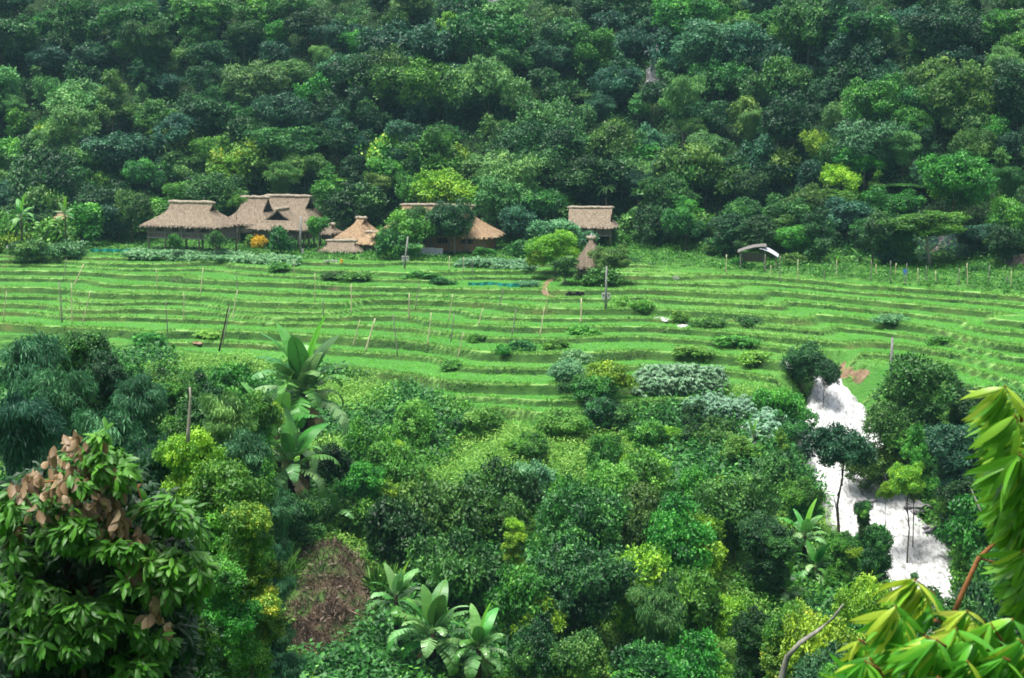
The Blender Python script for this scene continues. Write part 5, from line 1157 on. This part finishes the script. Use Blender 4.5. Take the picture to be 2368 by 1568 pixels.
    m.tube([tuple(P(x, y, 22.9)-vb) for x, y in [(215, 1120), (140, 1110), (60, 1120), (30, 1180)]], .016, 5); m.tube([tuple(P(x, y, 22.8)-vb) for x, y in [(300, 1250), (268, 1290), (285, 1225), (330, 1170), (318, 1120)]], .010, 5); m.obj('stem', M['twig'], v, True)
front_tree()
def stick():
    a = P(432, 990, 60); pole_between('dead_stake', a-[0, 0, .5], P(440, 895, 60), .09, .035, M['barkpale'], 'thin grey dead stem rising from the left jungle', 'dead stem')
stick()
# ---------------------------------------------------------------- leaf sprays close to the camera
def near_branch(name, label, D, root, tips, seed, L=.175, pull=(-.80, -.08, -.72)):
    rng = np.random.default_rng(seed); b = P(*root, D+.5); e = empty(name, b, label, 'tree'); off = b
    W_, Y_ = [], []; tw = MB()
    for (x, y, n, young, ln) in tips:
        q = P(x, y, D+rng.uniform(-.5, .5)); back = P(x+rng.uniform(25, 70), y+rng.uniform(60, 130), q[1]+.25)
        tw.tube([tuple(back-off), tuple((back+q)/2+[.02, 0, .03]-off), tuple(q-off)], [.010, .007, .004], 6)
        for k in range(int(n*2.3)):
            f = rng.uniform(0, 1)**1.3; c = q+(back-q)*f*.9; d = np.array(pull)+rng.normal(size=3)*[.30, .20, .30]
            if rng.random() < .12: d[0] *= -1
            rec = (c[None], nrm(d)[None], np.array([[.25, -.75, .7]])+rng.normal(size=(1, 3))*.45, np.array([L*ln*rng.uniform(.75, 1.15)]), np.array([np.clip(.5+rng.normal()*.17-.12*f, 0, 1)]))
            (Y_ if (rng.random() < young*(1-f*.8)) else W_).append(rec)
    pack(W_, F['mango'], 'leaves', .175, e, droop=.30, fold=.14, style='l')
    if Y_: pack(Y_, F['mangonew'], 'young_leaves', .16, e, droop=.30, fold=.14, style='l')
    tw.obj('twigs', M['twig'], e, True)['kind'] = 'stuff'
    m = MB(); tr = Vector(P(root[0]+500, root[1]+500, D+1.2)); g = tz(tr.x, tr.y); tr.z = g
    mid = Vector(P(root[0]+120, root[1]+60, D+.6)); m.tube([tuple(tr-Vector(off)-Vector((0, 0, .3))), tuple((tr+mid)/2-Vector(off)+Vector((.15, 0, .1))), tuple(mid-Vector(off)), (0, 0, 0)], [.11, .07, .035, .02], 8); m.obj('branch', M['bark'], e, True)
    for x, y, *_ in tips[::3]:
        q = P(x+45, y+95, D+.25); MB().tube([(0, 0, 0), tuple((q-off)/2+[0, 0, .08]), tuple(q-off)], [.018, .012, .007], 6).obj('branch', M['twig'], e, True)
tp = [(2115,1338,26,.75,1.0),(2070,1400,26,.6,1.05),(2095,1440,24,.4,1.1),(2235,1412,24,.8,.9),(2210,1450,22,.3,1.1),(2140,1470,26,.35,1.1),(1985,1478,18,.9,.85),(2010,1520,24,.5,1.0),(2060,1530,28,.45,1.1),(2110,1540,26,.3,1.1),(2160,1520,26,.2,1.1),
      (2250,1480,24,.2,1.1),(2290,1440,22,.15,1.1),(2340,1430,24,.1,1.1),(2200,1570,26,.3,1.1),(2260,1560,26,.3,1.1),(2320,1520,26,.1,1.15),(2360,1480,24,.1,1.1),(2350,1570,24,.3,1.1),(1960,1560,20,.7,1.0),(2020,1590,24,.5,1.0),(2120,1610,24,.5,1.0),(2280,1620,24,.4,1.0),(2400,1540,24,.1,1.1),(2190,1495,24,.2,1.1),(2240,1530,22,.2,1.1)]
rq = random.Random(8)
tp += [(2010+k % 8*52+rq.uniform(-20, 20), 1480+k//8*48+rq.uniform(-14, 14)+max(0, 2080-(2010+k % 8*52))*.5, 20, rq.uniform(.05, .4), 1.05) for k in range(24)]
near_branch('leafy_branch_tree', 'near tree with long drooping yellow-green leaves in the lower right corner', 7.0, (2260, 1560), tp, 5)
tp = [(2322,892,22,.75,1.1),(2345,930,24,.4,1.2),(2350,975,24,.3,1.2),(2335,1020,22,.3,1.15),(2355,1050,26,.1,1.2),(2345,1100,24,.1,1.1),(2360,1150,24,.1,1.1),(2375,1000,24,.1,1.2),(2380,1080,24,.05,1.2),(2350,1190,18,.2,.9),(2375,1210,22,.05,1.0),(2362,1270,18,.2,1.0),(2375,1330,18,.05,1.0),(2345,960,16,.2,1.1),(2340,1135,16,.1,1.0)]
near_branch('leafy_branch_tree', 'near tree with long drooping leaves hanging in from the right edge', 7.6, (2430, 1060), tp, 6, L=.18)
def dead_branch():
    D = 30; b = P(2205, 1420, D); m = MB(); f = lambda pts: [tuple(P(x, y, D)-b) for x, y in pts]
    m.tube(f([(2196, 1440), (2225, 1370), (2262, 1290), (2310, 1245), (2367, 1180)]), [.055, .05, .045, .035, .03], 7); m.tube(f([(2262, 1290), (2300, 1300)]), .02, 5)
    o = m.obj('dead_branch', M['twig'], None, True, label='leaning reddish bare branch in front of the dark lower right foliage', cat='branch'); o.location = b
    m = MB(); m.tube(f([(2367, 1330), (2310, 1245), (2270, 1190), (2245, 1130)]), [.04, .035, .02, .01], 6); m.tube(f([(2290, 1215), (2285, 1180)]), .012, 5)
    o = m.obj('dead_branch', M['greypole'], None, True, label='thin grey bare branch crossing the reddish one at lower right', cat='branch'); o.location = b
dead_branch()
def bent_trunk():
    D = 90; b = P(1805, 1568, D); m = MB(); m.tube([tuple(P(x, y, D)-b) for x, y in [(1800, 1640), (1806, 1570), (1820, 1518), (1850, 1485), (1890, 1458), (1925, 1430), (1950, 1395)]], [.24, .20, .17, .14, .11, .08, .04], 8)
    o = m.obj('bent_trunk', M['greypole'], None, True, label='bent grey trunk rising at the bottom edge right of the grassy slope', cat='tree trunk'); o.location = b
bent_trunk()
def smoke():
    m = bpy.data.materials.new('smoke_air'); m.use_nodes = True; nd = m.node_tree.nodes; nd.clear(); ln = m.node_tree.links
    o = nd.new('ShaderNodeOutputMaterial'); v = nd.new('ShaderNodeVolumePrincipled'); v.inputs['Color'].default_value = (.35, .55, 1, 1); v.inputs['Anisotropy'].default_value = .1
    tc = nd.new('ShaderNodeTexCoord'); no = nd.new('ShaderNodeTexNoise'); no.inputs['Scale'].default_value = 1.6; no.inputs['Detail'].default_value = 3; ln.new(tc.outputs['Object'], no.inputs[0])
    r = nd.new('ShaderNodeMapRange'); r.inputs[1].default_value = .40; r.inputs[2].default_value = .75; r.inputs[4].default_value = .055; ln.new(no.outputs[0], r.inputs[0]); ln.new(r.outputs[0], v.inputs['Density']); ln.new(v.outputs[0], o.inputs['Volume'])
    import bmesh
    me = bpy.data.meshes.new('smoke'); b = bmesh.new(); bmesh.ops.create_icosphere(b, subdivisions=3, radius=1); b.to_mesh(me); b.free(); me.materials.append(m)
    ob = link(bpy.data.objects.new('smoke', me), None, 'thin bluish smoke drifting over the dark house at right', 'smoke', None, 'stuff'); ob.location = P(2190, 585, 247); ob.scale = (10.5, 3.5, 4.4)
smoke()

# ---------------------------------------------------------------- labels: tell repeats of one description apart
def tell_apart():
    d = {}
    bpy.context.view_layer.update()
    for o in SC.objects:
        if o.parent is None and o.get('label'): d.setdefault(o['label'], []).append(o)
    for lb, os_ in d.items():
        if len(os_) < 2 or len(os_) > 4: continue
        os_.sort(key=lambda o: o.location.x/max(o.location.y, 1)); names = {2: ['left one', 'right one'], 3: ['leftmost', 'middle one', 'rightmost'], 4: ['leftmost', 'second', 'third', 'rightmost']}[len(os_)]
        for o, n in zip(os_, names): o['label'] = f'{lb}, {n}'
tell_apart()

# ---------------------------------------------------------------- haze
def haze():
    m = bpy.data.materials.new('haze_air'); m.use_nodes = True; nd = m.node_tree.nodes; nd.clear()
    o = nd.new('ShaderNodeOutputMaterial'); v = nd.new('ShaderNodeVolumePrincipled'); v.inputs['Color'].default_value = (.38, .72, .85, 1); v.inputs['Density'].default_value = .00011; v.inputs['Anisotropy'].default_value = .2
    m.node_tree.links.new(v.outputs[0], o.inputs['Volume'])
    MB().box((0, 300, 52), (1410, 1210, 156)).obj('haze', m, None, label='thin bluish haze filling the valley air', cat='haze', kind='stuff')
haze()
